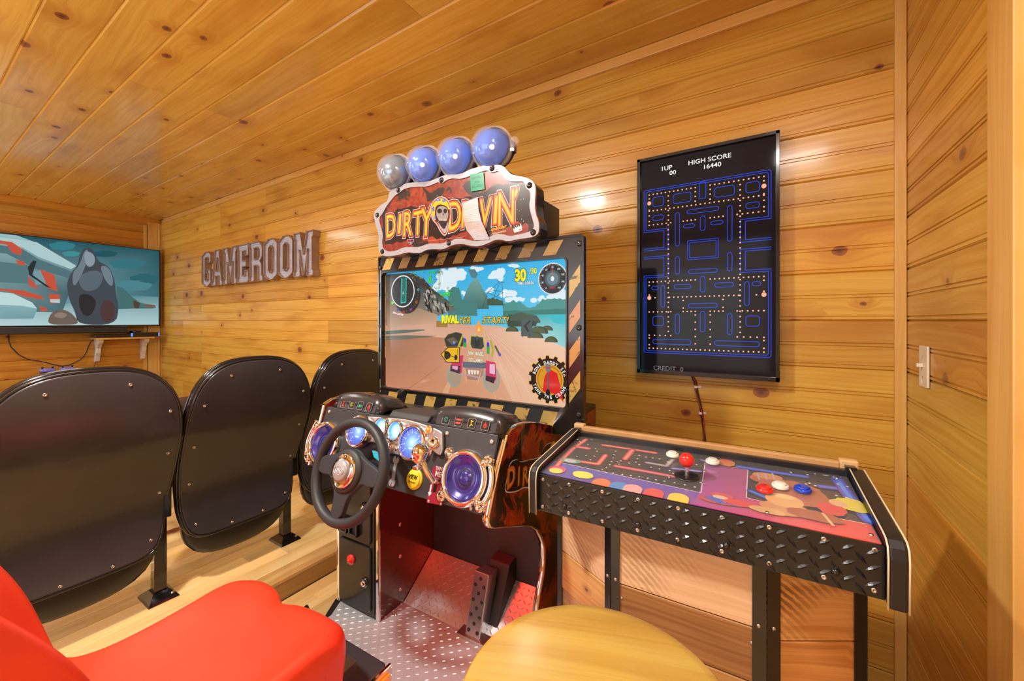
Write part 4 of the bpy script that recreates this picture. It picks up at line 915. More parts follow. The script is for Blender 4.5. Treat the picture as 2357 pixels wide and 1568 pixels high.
# screen surround
bx0, bx1, bz0, bz1 = -.478, .522, .955, 1.650; SY = -.03
sx0, sx1, sz0, sz1 = -.4625, .460, 1.046, 1.575
sx0 += .004
sr = empty('screen_surround', (0, 0, 0)); sr.parent = ar
from mathutils.geometry import tessellate_polygon
def ring_plate(outer, inner, y0, y1, name, m, par):
    pts, tris = tri_fill(outer, [inner]); n = len(pts); B = MB()
    B.add([(x, y0, z) for x, z in pts]+[(x, y1, z) for x, z in pts], [tuple(t) for t in tris]+[tuple(i+n for i in t)[::-1] for t in tris])
    no = len(outer)
    for k, L_ in ((0, no), (no, len(inner))):
        for i in range(L_): a, b_ = k+i, k+(i+1) % L_; B.f.append((a, b_, b_+n, a+n)); B.m.append(0); B.sm.append(False)
    return B.build(name, m, par)
O_ = rrect(bx0, bx1, bz0, bz1, .012, 4); I_ = rrect(sx0, sx1, sz0, sz1, .018, 4)
ring_plate(O_, I_, SY, SY+.018, 'frame_plate', M_gloss, sr)
ring_plate(rrect(sx0-.006, sx1+.006, sz0-.006, sz1+.006, .022, 4), I_, SY-.005, SY+.006, 'inner_lip', M_gloss, sr)
ring_plate(rrect(bx0-.004, bx1+.004, bz0-.004, bz1+.004, .014, 4), rrect(bx0+.004, bx1-.004, bz0+.004, bz1-.004, .010, 4), SY-.004, SY+.020, 'outer_lip', M_gloss, sr)
c = Canvas(Plane((0, SY-.0006, 0), (1, 0, 0), (0, 0, 1)), .00005)
def clipz(p, z0, z1):
    return p
YS = 'b0934a'
def stripe_band(x0, x1, z0, z1, n, lean, horiz=True, col=YS, skip=()):
    for i in range(n):
        if i in skip: continue
        if horiz:
            w_ = (x1-x0)/n; a = x0+w_*i; c.poly([(a, z0), (a+w_*.5, z0), (a+w_*.5+lean, z1), (a+lean, z1)], (col, 'a88c48', 'bb9d55')[i % 3], False)
        else:
            w_ = (z1-z0)/n; a = z0+w_*i; c.poly([(x0, a), (x1, a+lean), (x1, a+w_*.5+lean), (x0, a+w_*.5)], (col, 'b8874a', 'b07a4c')[i % 3], False)
def hz(): return Canvas(Plane((0, SY-.0008, 0), (1, 0, 0), (0, 0, 1)), .00005)
c = hz(); stripe_band(bx0+.02, bx1-.05, sz1+.014, bz1-.010, 9, .03); c.build('hazard_stripes', M_printg, sr)
c = hz(); stripe_band(bx0+.045, bx1-.06, bz0+.012, sz0-.016, 8, .022); c.build('hazard_stripes', M_printg, sr)
c = hz(); stripe_band(sx1+.012, bx1-.010, sz0+.02, sz1-.02, 4, .055, False); c.build('hazard_stripes', M_printg, sr)
c = hz()
for i in range(5): a = sz0-.03+i*.128; c.poly([(bx0+.006, a), (sx0-.008, a+.012), (sx0-.008, a+.075), (bx0+.006, a+.062)], YS, False)
c.build('hazard_stripes', M_printg, sr)
for x, z in ((bx1-.012, bz1-.030), (bx1-.014, 1.33), (bx1-.014, bz0+.075), (bx0+.008, bz1-.05), (bx0+.008, 1.33), (bx0+.010, sz0-.005), (.10, bz1-.006), (-.22, bz1-.008), (-.1, bz0+.01)):
    MB().lathe((x, SY-.001, z), (0, -1, 0), [(.010, 0), (.010, .002), (.0065, .005), (.003, .005), (0, .003)], 14).build('frame_bolt', M_gloss, sr)
# game picture
GP = Plane((0, 0, 0), (1, 0, 0), (0, 0, 1), ARC); scr = Canvas(Plane((0, -.006, 0), (1, 0, 0), (0, 0, 1)), .00005); c = scr
def G(x, y): u, v = GP.uv(860+x/3.734, 540+y/3.734); return (max(sx0-.001, min(sx1+.001, u)), max(sz0-.001, min(sz1+.001, v)))
def GG(l): return [G(*p) for p in l]
X0, X1, Z0_, Z1_ = sx0-.002, sx1+.002, sz0-.002, sz1+.002
c.poly([(X0, Z0_), (X1, Z0_), (X1, Z1_), (X0, Z1_)], ['5fc6e4', '86d8e8', '35b4e6', '2aa4dc'])
random.seed(3)
def cloud(x, y, w_, h_, col='dcecf2', n=9):
    c.polys([circ(*G(x+random.uniform(-w_, w_)*.7, y+random.uniform(-h_, h_)*.5), random.uniform(.25, .5)*w_*.0005, random.uniform(.3, .6)*h_*.0005, n=14) for _ in range(n)], col)
for q in ((640, 380, 130, 90), (720, 340, 90, 60), (600, 440, 100, 70), (1080, 350, 80, 60), (1040, 375, 60, 30), (1170, 500, 70, 40), (1190, 560, 60, 26), (900, 300, 70, 30), (1420, 555, 70, 34), (1590, 540, 90, 50), (1650, 520, 60, 50), (1270, 555, 40, 22), (1000, 480, 40, 30), (790, 510, 30, 30), (1210, 270, 60, 20)): cloud(*q)
c.poly(GG([(820, 300), (880, 300), (905, 345), (885, 380), (850, 370), (830, 330)]), '4d7d88')
c.poly(GG([(770, 580), (800, 500), (840, 420), (880, 375), (905, 380), (940, 460), (985, 530), (1000, 640), (760, 640)]), ['47787a', '548a88', '5f9591', '72a39a', '74a49a', '5b9089', '4a7f78', '39685f', '3f6f68'])
def bumpy(pts, base, col, amp=8, seed=1, steps=5):
    random.seed(seed); out = []
    for i in range(len(pts)-1):
        for k in range(steps): t = k/steps; out.append((pts[i][0]*(1-t)+pts[i+1][0]*t, pts[i][1]*(1-t)+pts[i+1][1]*t+random.uniform(-amp, amp)))
    out.append(pts[-1]); c.up()
    for i in range(len(out)-1): c.poly([G(out[i][0], base), G(out[i+1][0], base), G(*out[i+1]), G(*out[i])], col, False)
bumpy([(650, 470), (740, 450), (770, 560), (900, 590)], 700, '3d7d78', 10, 2)
bumpy([(1120, 600), (1200, 575), (1290, 590), (1330, 630), (1400, 615), (1460, 560), (1560, 545), (1680, 560)], 700, '3f8f86', 9, 3)
bumpy([(1120, 660), (1250, 655), (1400, 650), (1680, 640)], 705, '2f756c', 5, 4)
c.poly(GG([(1200, 690), (1690, 685), (1690, 990), (1500, 900), (1200, 800)]), ['3f9fa6', '12b4c0', '8fcfcc', '9fd0cc', '5aa8a4'])
c.poly(GG([(1500, 690), (1690, 687), (1690, 780), (1560, 760)]), ['2ab8c0', '18b8cc', '3cc4c8', '2cb4bc'])
bumpy([(1150, 700), (1250, 670), (1400, 690), (1440, 740)], 760, '3d5240', 6, 5)
c.poly(GG([(1160, 740), (1420, 745), (1400, 790), (1160, 790)]), '24402f')
# ground
c.poly(GG([(110, 760), (330, 740), (560, 740), (800, 775), (1080, 785), (1400, 865), (1700, 985), (1700, 1500), (110, 1320)]), ['c49a82', 'd2a58a', 'd9a98e', 'd6a084', 'dba98c', 'eac0a2', 'eec8ac', 'ecbc9a', 'cf8e6a'])
c.poly(GG([(110, 900), (500, 880), (800, 900), (700, 1150), (600, 1370), (110, 1320)]), ['9c6c50', 'a87254', 'c98a6a', 'cf9070', 'd08f6a', 'c38060'])
c.poly(GG([(650, 1390), (760, 1000), (900, 830), (1000, 1000), (1200, 1430)]), ['cf8a64', 'd39678', 'dba88c', 'd6a084', 'd9a27e'])
for k in range(14): a = 1000+k*55; c.line(GG([(960+k*9, 830+k*3), (a+k*14, 1200+k*8), (a+k*22+60, 1420)]), .0009, ('f3d2ba', 'c89878')[k % 2], round_=False)
for k in range(5): c.line(GG([(600-k*30, 1120+k*20), (420-k*20, 1250+k*15), (300, 1330)]), .0012, 'ab7658', round_=False)
c.poly(GG([(110, 830), (240, 820), (440, 815), (460, 822), (300, 845), (110, 860)]), '5d6a5e'); c.poly(GG([(110, 870), (300, 865), (560, 872), (300, 900), (110, 905)]), '6b6a58')
# cliff and greenery on the left
c.poly(GG([(110, 345), (330, 330), (440, 380), (520, 470), (640, 560), (720, 650), (560, 700), (420, 690), (340, 760), (110, 780)]), ['40423e', '4a4a3c', '34332e', '33322e', '3b3a38', '5d6a60', '6d6c5e', '8a7a68', 'b39278', '8f7862'])
random.seed(11)
c.polys([[G(x, y), G(x+18, y+4), G(x+26, y+34), G(x+6, y+30)] for x, y in [(random.uniform(440, 620), random.uniform(470, 640)) for _ in range(34)] if y > 430+.8*(x-440)], 'a9a49a')
c.polys([[G(x, y), G(x+10, y+4), G(x+18, y+44), G(x+6, y+40)] for x, y in [(random.uniform(430, 650), random.uniform(470, 650)) for _ in range(34)] if y > 430+.8*(x-440)], '1f1f22')
c.poly(GG([(120, 560), (240, 620), (420, 640), (560, 690), (560, 760), (130, 800)]), ['6b5a48', '8a7460', 'a88c74', 'b3957a', 'cfa284', 'bd957a'])
for k in range(70):
    x = random.uniform(330, 690); y = 330+max(0, (x-420))*.85+random.uniform(-60, 60)
    if y < 320: y = 330
    u, v = G(x, y); a = random.uniform(0, 6.3); L = random.uniform(.008, .02)
    c.poly([(u, v), (u+L*cos(a)*.6-.002*sin(a), v+L*sin(a)*.6+.002*cos(a)), (u+L*cos(a), v+L*sin(a)), (u+L*cos(a)*.6+.002*sin(a), v+L*sin(a)*.6-.002*cos(a))], random.choice(['3f8f2a', '5aa83a', '2f6f24', '86a83a', 'a8862f']), k % 8 == 0)
c.line(GG([(576, 470), (574, 380), (572, 320)]), .0022, '3d3a2c')
for a in range(0, 360, 30): u, v = G(575, 325); c.line([(u, v), (u+.014*cos(radians(a)), v+.010*sin(radians(a))), (u+.022*cos(radians(a)), v-.006+.010*sin(radians(a)))], .0018, '3f6a2c', up=(a == 0))
# ruined pier tower
for q in ([(945, 640), (990, 500), (1090, 410)], [(1130, 640), (1120, 560), (1115, 410)], [(1030, 600), (1060, 490), (1100, 410)], [(980, 500), (1060, 480), (1125, 500)], [(1080, 405), (1135, 415)], [(1000, 560), (1120, 570)], [(990, 500), (1120, 560)], [(1125, 500), (1010, 560)]): c.line(GG(q), .0016, '33443a', up=False)
bumpy([(985, 560), (1040, 545), (1125, 575)], 610, '3a5640', 8, 9)
# rocks
for x, y, a, b2 in ((1200, 825, 60, 34), (1500, 815, 50, 30), (1430, 840, 80, 44), (1400, 880, 70, 38), (1535, 915, 55, 36)): u, v = G(x, y); c.poly([(u+a*.00048*cos(t), v-.004+b2*.0006*sin(t)) for t in [pi*i/12 for i in range(13)]], '2c3a22'); c.poly([(u-.003+a*.0004*cos(t), v-.003+b2*.0005*sin(t)) for t in [pi*i/12 for i in range(13)]], '49562e')
# arrow board
c.rect(*[q for q in (G(1278, 0)[0], G(1376, 0)[0], G(0, 845)[1], G(0, 735)[1])], '3f5350'); c.poly(GG([(1345, 740), (1300, 785), (1330, 835), (1350, 835), (1325, 785), (1365, 740)]), '191a16'); c.line(GG([(1295, 845), (1293, 882)]), .002, '26302a'); c.line(GG([(1350, 848), (1352, 892)]), .002, '26302a')
c.rect(G(552, 0)[0], G(648, 0)[0], G(0, 790)[1], G(0, 742)[1], 'a07a3c')
# rival car far left
c.poly(GG([(620, 900), (650, 860), (720, 838), (770, 850), (790, 900), (780, 960), (640, 965)]), '34382c'); c.poly(GG([(640, 900), (700, 880), (740, 920), (690, 950)]), '6a5a48'); u, v = G(700, 935); c.poly(circ(u, v, .008), '3a3ad0'); c.poly(circ(u+.002, v+.004, .006), '6aa8a0')
# flame, buggy
c.poly(GG([(890, 830), (900, 770), (915, 735), (935, 780), (950, 830), (920, 850)]), 'f0a040'); c.poly(GG([(905, 830), (918, 790), (930, 830)]), 'f8dc90')
u, v = G(705, 1215); c.poly(circ(u, v, .038, .046), '8fa094'); c.poly(circ(u+.004, v, .031, .040), 'a8937c'); u, v = G(1025, 1240); c.poly(circ(u, v, .040, .052), '93a298'); c.poly(circ(u+.004, v-.004, .033, .046), 'b09a86')
c.poly(GG([(780, 1090), (1000, 1100), (990, 1150), (780, 1140)]), '5a6070'); c.poly(GG([(800, 1140), (960, 1150), (950, 1210), (900, 1250), (820, 1240)]), 'a87a6c')
c.line(GG([(770, 1195), (950, 1235)]), .007, 'b89a98'); c.line(GG([(800, 1160), (810, 1270)]), .003, 'd0b888'); c.line(GG([(940, 1160), (905, 1285)]), .003, 'd0b888')
for i in range(4): c.poly(GG([(825+i*24, 1160+i*2), (846+i*24, 1162+i*2), (842+i*24, 1200), (830+i*24, 1200)]), 'efe2c8', i == 0)
c.poly(GG([(690, 1050), (785, 1035), (770, 1190), (675, 1170)]), 'c8285a'); c.poly(GG([(676, 1120), (760, 1130), (755, 1195), (672, 1170)]), '3f1f30'); c.poly(GG([(690, 1125), (740, 1132), (735, 1165), (690, 1150)]), 'e0a0c0')
c.poly(GG([(980, 1080), (1060, 1100), (1068, 1240), (1040, 1275), (975, 1250)]), 'c82a58'); c.poly(GG([(1010, 1110), (1055, 1115), (1055, 1200), (1010, 1190)]), 'e8b4cc'); c.poly(GG([(978, 1210), (1060, 1225), (1045, 1278), (975, 1250)]), '3a1c2c')
c.poly(GG([(850, 870), (955, 880), (965, 960), (940, 985), (860, 975), (840, 920)]), '3d4236'); c.line(GG([(840, 985), (850, 870), (955, 880), (970, 990)]), .0035, 'b8c04a'); c.poly(circ(*G(900, 930), .016, .018), '2a3234'); c.poly(circ(*G(903, 890), .007, .009), '454f58')
c.poly(GG([(775, 862), (785, 870), (755, 965), (735, 960)]), 'b8b43a'); c.poly(GG([(1010, 905), (1025, 908), (1050, 990), (1035, 1060), (1025, 1040), (1030, 990)]), 'b0aa38'); c.poly(rrect(G(785, 0)[0], G(812, 0)[0], G(0, 935)[1], G(0, 875)[1], .003), '3fa03a'); c.poly(circ(*G(798, 910), .006, .010), '3a34c8')
c.poly(rrect(G(985, 0)[0], G(1010, 0)[0], G(0, 975)[1], G(0, 915)[1], .003), '3fa03a'); c.poly(circ(*G(997, 945), .006, .010), '3a34c8'); c.line(GG([(1060, 960), (1090, 1020)]), .008, '4a5a40'); c.poly(circ(*G(1098, 1032), .006), '5a4ad8')
# wrecking ball sign
c.poly(GG([(590, 1028), (652, 968), (755, 965), (755, 1102), (640, 1098)]), '1a1608'); c.poly(GG([(598, 1028), (655, 974), (749, 971), (749, 1095), (643, 1091)]), 'e8b414')
c.poly(circ(*G(722, 1055), .009, .011), '1c1808'); c.line(GG([(738, 985), (736, 1030), (722, 1055)]), .002, '1c1808'); c.poly(GG([(625, 1000), (660, 1005), (680, 1030), (670, 1060), (640, 1075), (622, 1050)]), '1c1808'); c.line(GG([(665, 1035), (700, 1050)]), .003, '1c1808')
for t, x, y in (('JERK WHEEL', 892, 1022), ('TO SLAM!!!', 888, 1078)): u, v = G(x, y); c.text(t, u, v-.007, .014, 'e8c22a', .70, .11, -.02, .25); 
for t, x, y in (('JERK WHEEL', 892, 1022), ('TO SLAM!!!', 888, 1078)): u, v = G(x, y); c.text(t, u, v-.007, .014, 'f4f2ea', .70, .02, -.02, .25, '15130c', .045)
u, v = G(850, 745); 
for t, x in (('PLAYER', 740), ('START!', 1055)): u, v = G(x, 742 if t[0] == 'P' else 740); c.text(t, u, v-.011, .026, 'e8c02c', 1.0, .015, .0, .3, '1c1608', .05)
u, v = G(672, 738); c.text('RIVAL', u, v-.010, .030, 'f0ee2a', .80, .06, 0, 0, '6a6410', .03)
u, v = G(1275, 372); c.text('30', u, v-.012, .042, 'f0e41e', .80, .05, 0, 0, '2a2410', .035); u, v = G(1385, 325); c.text('/30', u, v-.006, .020, 'f0e41e', .82, .03, 0, 0, '2a2410', .03); u, v = G(1318, 428); c.text('TIME: 0:08.06', u, v-.002, .011, 'e8e8e8', .80, .02, 0, 0, '3a4a50', .05)
u, v = G(523, 333); c.text('SCORE', u-.002, v-.003, .010, '2ad83a', .9, .03, 0, 0, '0c4a14', .03); u, v = G(500, 398); c.text('0', u, v-.009, .024, '2ae83a', .8, .05, 0, 0, '0c4a14', .03); u, v = G(630, 515); c.text('+1000', u, v-.007, .016, '2ae83a', .92, .03, 0, 0, '0c4a14', .03)
# map dial, top left
u, v = G(268, 490); R = .073
c.poly(circ(u+.026, v-.020, R*1.12, n=36), '2a2620'); c.poly(circ(u, v, R, n=40), 'e4f0f0'); c.poly(circ(u, v, R*.93, n=40), '26282a')
xa, xb = u-.012, u+.022; c.poly([(xa, v-.055), (xb, v-.052), (xb+.003, v+.060), (xa+.003, v+.062)], '19c8b4'); c.poly([(xa+.004, v-.050), (xb-.004, v-.048), (xb-.001, v+.062), (xa+.007, v+.064)], '0d6a62')
for i in range(6): c.poly(circ(u+.002, v+.055-i*.014, .0014, n=6), 'c8c43a', i == 0)
c.poly([(u, v-.012), (u+.006, v-.012), (u+.003, v)], 'f0f0e0')
for a, col in ((-150, '7aea2a'), (-118, '5a3ab8'), (-92, 'a81a2a'), (-62, '8a2a9a'), (-30, 'a05a20'), (8, '2a8aa8'), (42, '4a4a30')): c.poly(circ(u+.010+R*1.18*cos(radians(a)), v-.008+R*1.18*sin(radians(a)), .0072, n=14), col, a == -150)
for k in range(24): a = radians(-140+k*8.3); q = np.array([cos(a), sin(a)]); c.line([tuple(np.array([u+.010, v-.008])+q*R*1.12), tuple(np.array([u+.010, v-.008])+q*R*1.22)], .0012, '8a867a', up=(k == 0), round_=False)
c.text('SPIN-O-METER', u-.030, v-.106, .0085, 'f0ece0', .85, .05, -.20, .2, 'a01a24', .08)
# rev counter, top right
u, v = G(1551, 383); R = .058
c.poly(circ(u, v, R, R, 40), 'd8dcdc'); c.poly(circ(u, v, R*.93, R*.93, 40), '15171a'); c.poly(circ(u, v, R*.54, R*.54, 28), '3f5258'); c.poly(circ(u, v, R*.40, R*.40, 24), '5f7a84')
for i, t in enumerate(('0', '20', '40', '60', '80', '100', '120', '140', '160')): a = radians(232-i*35.5); c.text(t, u+R*.72*cos(a), v+R*.72*sin(a)-.003, .0062, 'e0e4e4', .9, .02); c.o -= c.step
c.o += c.step*2
for i in range(41): a = radians(236-i*7.3); q0 = np.array([u+R*.84*cos(a), v+R*.84*sin(a)]); q1 = np.array([u+R*.90*cos(a), v+R*.90*sin(a)]); c.line([tuple(q0), tuple(q1)], .0008, 'c8cccc', up=(i == 0), round_=False)
c.line([(u, v), (u-.002, v+R*.82)], .0024, 'e0542a'); c.poly(circ(u, v, .007, .009, 14), 'e4e8ea'); c.text('0000.2', u, v-R*.62, .0065, 'c81a34', .9, .03)
# cog badge, bottom right
u, v = G(1526, 1243); c.up()
for rr, col in ((.0775, 'd8a418'), (.0752, '17140c')):
    pts_ = []
    for i in range(15):
        for da, k in ((-.10, 1.0), (-.07, 1.13), (.07, 1.13), (.10, 1.0)): a = 2*pi*i/15+da*1.0; pts_.append((u+rr*k*cos(a), v+rr*k*1.02*sin(a)))
    c.up()
    for i in range(len(pts_)): c.poly([(u, v), pts_[i], pts_[(i+1) % len(pts_)]], col, False)
c.poly(circ(u, v, .055, .056, 36), 'e0a428'); c.poly(circ(u, v, .050, .051, 32), 'b87014'); c.poly(circ(u, v, .045, .046, 32), 'd8941c')
c.poly([(u-.028, v-.045), (u-.020, v+.010), (u-.002, v+.040), (u+.030, v+.025), (u+.040, v-.010), (u+.055, v-.078), (u+.045, v-.066), (u+.025, v-.052), (u+.0, v-.046)], 'd8201c')
c.line([(u-.006, v+.028), (u-.004, v-.040)], .006, '5a5a60'); c.poly(circ(u-.005, v+.044, .012, .017), '77777e'); c.poly(circ(u-.001, v+.042, .0028, .004, 10), 'c81a2a'); c.poly(circ(u-.009, v+.042, .0028, .004, 10), 'c81a2a'); c.poly(circ(u-.006, v-.050, .009, .015), '1a1a1c')
c.ring_text('BONE DADDY SEZ', u, v-.004, .0605, .0605, .0118, 'f0eee6', 158, 22)
c.up(); c.ring_text('YANK THE CRANK', u, v, .0695, .0695, .0118, 'f0eee6', 202, 338, True)
c.build('game_screen', M_scr_game, sr)
# marquee
MP = Plane((0, -.11, 0), (1, 0, 0), (0, 0, 1), ARC)
def Mq(x, y, off=0): return MP.uv(840+x/4.356, 260+y/4.356, off)
outl = [(250, 800), (300, 760), (370, 745), (400, 715), (470, 700), (560, 700), (650, 690), (740, 655), (790, 632), (850, 620), (960, 620), (1060, 570), (1130, 550), (1230, 525), (1290, 520), (1350, 525), (1400, 540), (1440, 590), (1480, 625), (1560, 640), (1620, 650), (1680, 680), (1712, 720), (1718, 800), (1708, 900), (1716, 1010), (1745, 1080), (1752, 1150), (1745, 1210), (1700, 1245), (1600, 1262), (1540, 1268), (1440, 1292), (1370, 1272), (1310, 1275), (1240, 1310), (1150, 1342), (1060, 1335), (980, 1312), (880, 1325), (790, 1372), (690, 1366), (620, 1375), (560, 1408), (500, 1405), (430, 1398), (330, 1430), (230, 1440), (178, 1430), (148, 1390), (142, 1320), (148, 1240), (128, 1160), (108, 1100), (98, 1030), (110, 980), (150, 945), (180, 915), (235, 885), (245, 840)]
inn = [(275, 870), (310, 830), (355, 800), (400, 765), (480, 745), (560, 742), (630, 742), (700, 715), (740, 695), (760, 708), (790, 706), (810, 685), (870, 658), (960, 665), (1020, 650), (1100, 620), (1180, 590), (1235, 578), (1262, 600), (1300, 600), (1330, 582), (1370, 602), (1400, 650), (1450, 690), (1530, 692), (1590, 690), (1612, 715), (1620, 760), (1662, 785), (1668, 850), (1652, 920), (1665, 1000), (1690, 1080), (1702, 1130), (1692, 1170), (1640, 1200), (1550, 1220), (1460, 1240), (1380, 1215), (1310, 1217), (1250, 1250), (1180, 1282), (1100, 1290), (1000, 1262), (900, 1265), (885, 1285), (830, 1290), (790, 1310), (720, 1312), (640, 1312), (560, 1345), (480, 1347), (400, 1347), (320, 1385), (245, 1393), (192, 1370), (178, 1300), (190, 1230), (170, 1150), (152, 1090), (155, 1045), (185, 1010), (222, 940)]
mo = [Mq(*p) for p in outl]; mi = [Mq(*p) for p in inn]
mq = empty('marquee', (0, 0, 0)); mq.parent = ar
cxm = sum(p[0] for p in mo)/len(mo); czm = sum(p[1] for p in mo)/len(mo)
MB().prism([(cxm+(x-cxm)*.985, 0, czm+(z-czm)*.975) for x, z in mo], (0, -.106, 0), (0, -.035, 0)).build('marquee_box', M_black, mq)
MB().prism([(x, 0, z-.004) for x, z in mo], (0, -.108, 0), (0, -.100, 0)).build('red_backing_plate', M_splat, mq)
ring_plate(smooth_loop(mo), smooth_loop(mi), -.1145, -.108, 'silver_rim', M_silver, mq)
pts, tris = tri_fill(smooth_loop([(cxm+(x-cxm)*1.004, czm+(z-czm)*1.008) for x, z in mi]), []); B = MB(); B.add([(x, -.1105, z) for x, z in pts], [tuple(t) for t in tris]).build('art_panel', M_splat, mq)
MB().box(.18, .36, .0, .14, 1.60, 1.80).build('support_box', M_black, mq)
for p in ((342, 778), (775, 678), (1282, 560), (1655, 730), (132, 1028), (183, 1392), (848, 1305), (1692, 1200)):
    u, v = Mq(*p); MB().lathe((u, -.1145, v), (0, -1, 0), [(.011, 0), (.011, .001), (.008, .002), (.007, .006), (.003, .006), (0, .004)], 14).build('rim_bolt', M_gloss, mq)
c = Canvas(Plane((0, -.1108, 0), (1, 0, 0), (0, 0, 1)), .00005)
def dp(x, y): return Mq(x, y)
# dark band behind the lettering with ragged edges
random.seed(5); top = [(170, 1010), (300, 985), (420, 940), (640, 960), (700, 880), (900, 860), (1100, 840), (1300, 720), (1500, 700), (1640, 760)]; bot = [(1680, 1100), (1500, 1130), (1250, 1180), (1000, 1190), (800, 1270), (600, 1230), (400, 1290), (200, 1330)]
def rag(P, a=14, n=5):
    out = []
    for i in range(len(P)-1):
        for k in range(n): t = k/n; out.append((P[i][0]*(1-t)+P[i+1][0]*t, P[i][1]*(1-t)+P[i+1][1]*t+random.uniform(-a, a)))
    return out+[P[-1]]
tp_, bt_ = rag(top), rag(bot[::-1]); c.up(); n_ = min(len(tp_), len(bt_))
for i in range(n_-1):
    i2 = int(i*(len(bt_)-1)/(n_-1)); i3 = int((i+1)*(len(bt_)-1)/(n_-1)); j2 = int(i*(len(tp_)-1)/(n_-1)); j3 = int((i+1)*(len(tp_)-1)/(n_-1))
    c.poly([dp(*bt_[i2]), dp(*bt_[i3]), dp(*tp_[j3]), dp(*tp_[j2])], '241614', False)
LT = [('D', 262, 1130, .096, .08), ('I', 345, 1112, .082, .02), ('R', 422, 1112, .100, .0), ('T', 528, 1105, .098, .02), ('Y', 612, 1090, .114, .0), ('D', 905, 1025, .108, .10), ('R', 1010, 1015, .098, .0), ('I', 1090, 1005, .092, .0), ('V', 1200, 995, .100, .0), ('I', 1305, 975, .100, .04), ('N', 1415, 950, .118, .05)]
for col, bo, dz in (('b8b0b2', .125, .10), ('1c1010', .092, .0), ('a82c16', .066, -.12), ('dc6a26', .030, -.28), ('e4b038', -.014, -.5)):
    for ch, x, y, h, r_ in LT:
        u, v = dp(x, y); c.text(ch, u, v-h/2, h, col, (.60 if ch != 'I' else .95), bo*(.62), r_+.02, .14)
        c.o -= c.step
    c.o += c.step
    k_ = 1+dz; c.poly([dp(x_, y_) for x_, y_ in smooth_loop([(1515+(x2-1515)*k_, 800+(y2-800)*k_) for x2, y2 in ((1530, 720), (1552, 735), (1545, 800), (1515, 885), (1485, 880), (1492, 800))])], col)
# helmeted skull emblem
def E(x, y): return dp(x, y)
def ell(x, y, a, b2, col, n=28): c.poly([E(x+a*cos(2*pi*i/n), y+b2*sin(2*pi*i/n)) for i in range(n)], col)
c.poly([E(*p) for p in smooth_loop([(655, 950), (690, 870), (760, 830), (830, 860), (865, 930), (870, 1020), (850, 1110), (830, 1210), (800, 1240), (760, 1200), (720, 1120), (680, 1080), (660, 1020)])], 'b4acae')
c.poly([E(*p) for p in smooth_loop([(662, 950), (695, 877), (760, 840), (825, 868), (858, 935), (862, 1020), (842, 1110), (822, 1200), (800, 1228), (768, 1192), (728, 1115), (688, 1074), (668, 1020)])], '8a3a14')
c.poly([E(*p) for p in smooth_loop([(668, 950), (700, 885), (760, 850), (820, 875), (850, 935), (852, 985), (780, 915), (715, 925), (700, 1000), (710, 1085), (685, 1060), (672, 1010)])], 'dcae2e')
ell(735, 875, 26, 14, '3a5ac0'); ell(795, 880, 20, 14, '5a7ad0'); ell(688, 965, 10, 26, '3a5ac0'); ell(700, 1050, 9, 22, '6a84d0'); ell(736, 874, 12, 6, 'c8c0a0')
c.poly([E(*p) for p in smooth_loop([(708, 990), (720, 930), (780, 918), (838, 950), (848, 1020), (838, 1080), (820, 1180), (800, 1215), (775, 1180), (735, 1110), (715, 1070)])], '2a2024')
c.poly([E(*p) for p in smooth_loop([(718, 985), (735, 945), (780, 932), (828, 955), (840, 1010), (835, 1060), (815, 1080), (760, 1075), (722, 1050)])], '8c8786')
ell(752, 985, 24, 24, '1e1614'); ell(808, 985, 18, 24, '1e1614'); c.poly([E(785, 1010), E(797, 1012), E(790, 1035)], '1e1614')
c.poly([E(*p) for p in [(738, 1060), (830, 1062), (826, 1085), (745, 1082)]], 'a8a29e')
for k in range(7): c.line([E(748+k*12, 1062), E(749+k*11.5, 1084)], .0008, '3a3030', up=(k == 0), round_=False)
c.poly([E(*p) for p in smooth_loop([(735, 1090), (748, 1110), (790, 1175), (815, 1150), (832, 1090), (838, 1110), (820, 1195), (800, 1212), (775, 1185), (745, 1130)])], '9a9492')
for k in range(5): c.line([E(762+k*12, 1140+k*8), E(766+k*11, 1156+k*7)], .0008, 'd8d2ce', up=(k == 0))
# splashes
random.seed(9)
for k in range(34): u, v = dp(random.choice([random.uniform(1480, 1600), random.uniform(180, 300), random.uniform(700, 900)]), random.uniform(830, 1180)); c.poly(circ(u, v, random.uniform(.0007, .002), n=6), 'd0ccd0', k == 0)
c.build('marquee_lettering', M_print, mq); c = Canvas(Plane((0, -.1112, 0), (1, 0, 0), (0, 0, 1)), .00005)
# small maker marks
u, v = dp(1340, 1158); c.text('specular', u, v-.004, .013, 'd0983a', 1.05, .03, .07, .3, '4a1a12', .02); u, v = dp(1342, 1200); c.text('interactive', u, v-.003, .0085, 'e0c8a8', 1.2, .0, .07, .3)
u, v = dp(1525, 1145); c.poly(circ(u, v, .020, .019), 'c0301c'); c.poly(circ(u, v, .015, .014), 'a02818'); c.poly([dp(1480, 1150), dp(1560, 1105), dp(1578, 1150), dp(1500, 1195)], 'e8e4e0'); u, v = dp(1522, 1140); c.text('RAW', u, v-.004, .0135, '1c1414', .78, .06, .22); u, v = dp(1538, 1180); c.text('THRILLS', u, v-.004, .0075, 'f0ece8', .85, .06, .22, 0, '1c1414', .04)
u, v = dp(460, 1285); c.line([dp(430, 1270), dp(495, 1268), dp(490, 1295), dp(435, 1300), dp(430, 1270)], .0022, 'b88ab0'); c.text('LAI', u, v-.015, .010, 'b88ab0', 1.0, .02)
c.line([dp(640, 1285), dp(990, 1245)], .0008, 'd0a8a0', round_=False)
c.build('maker_marks', M_print, mq)
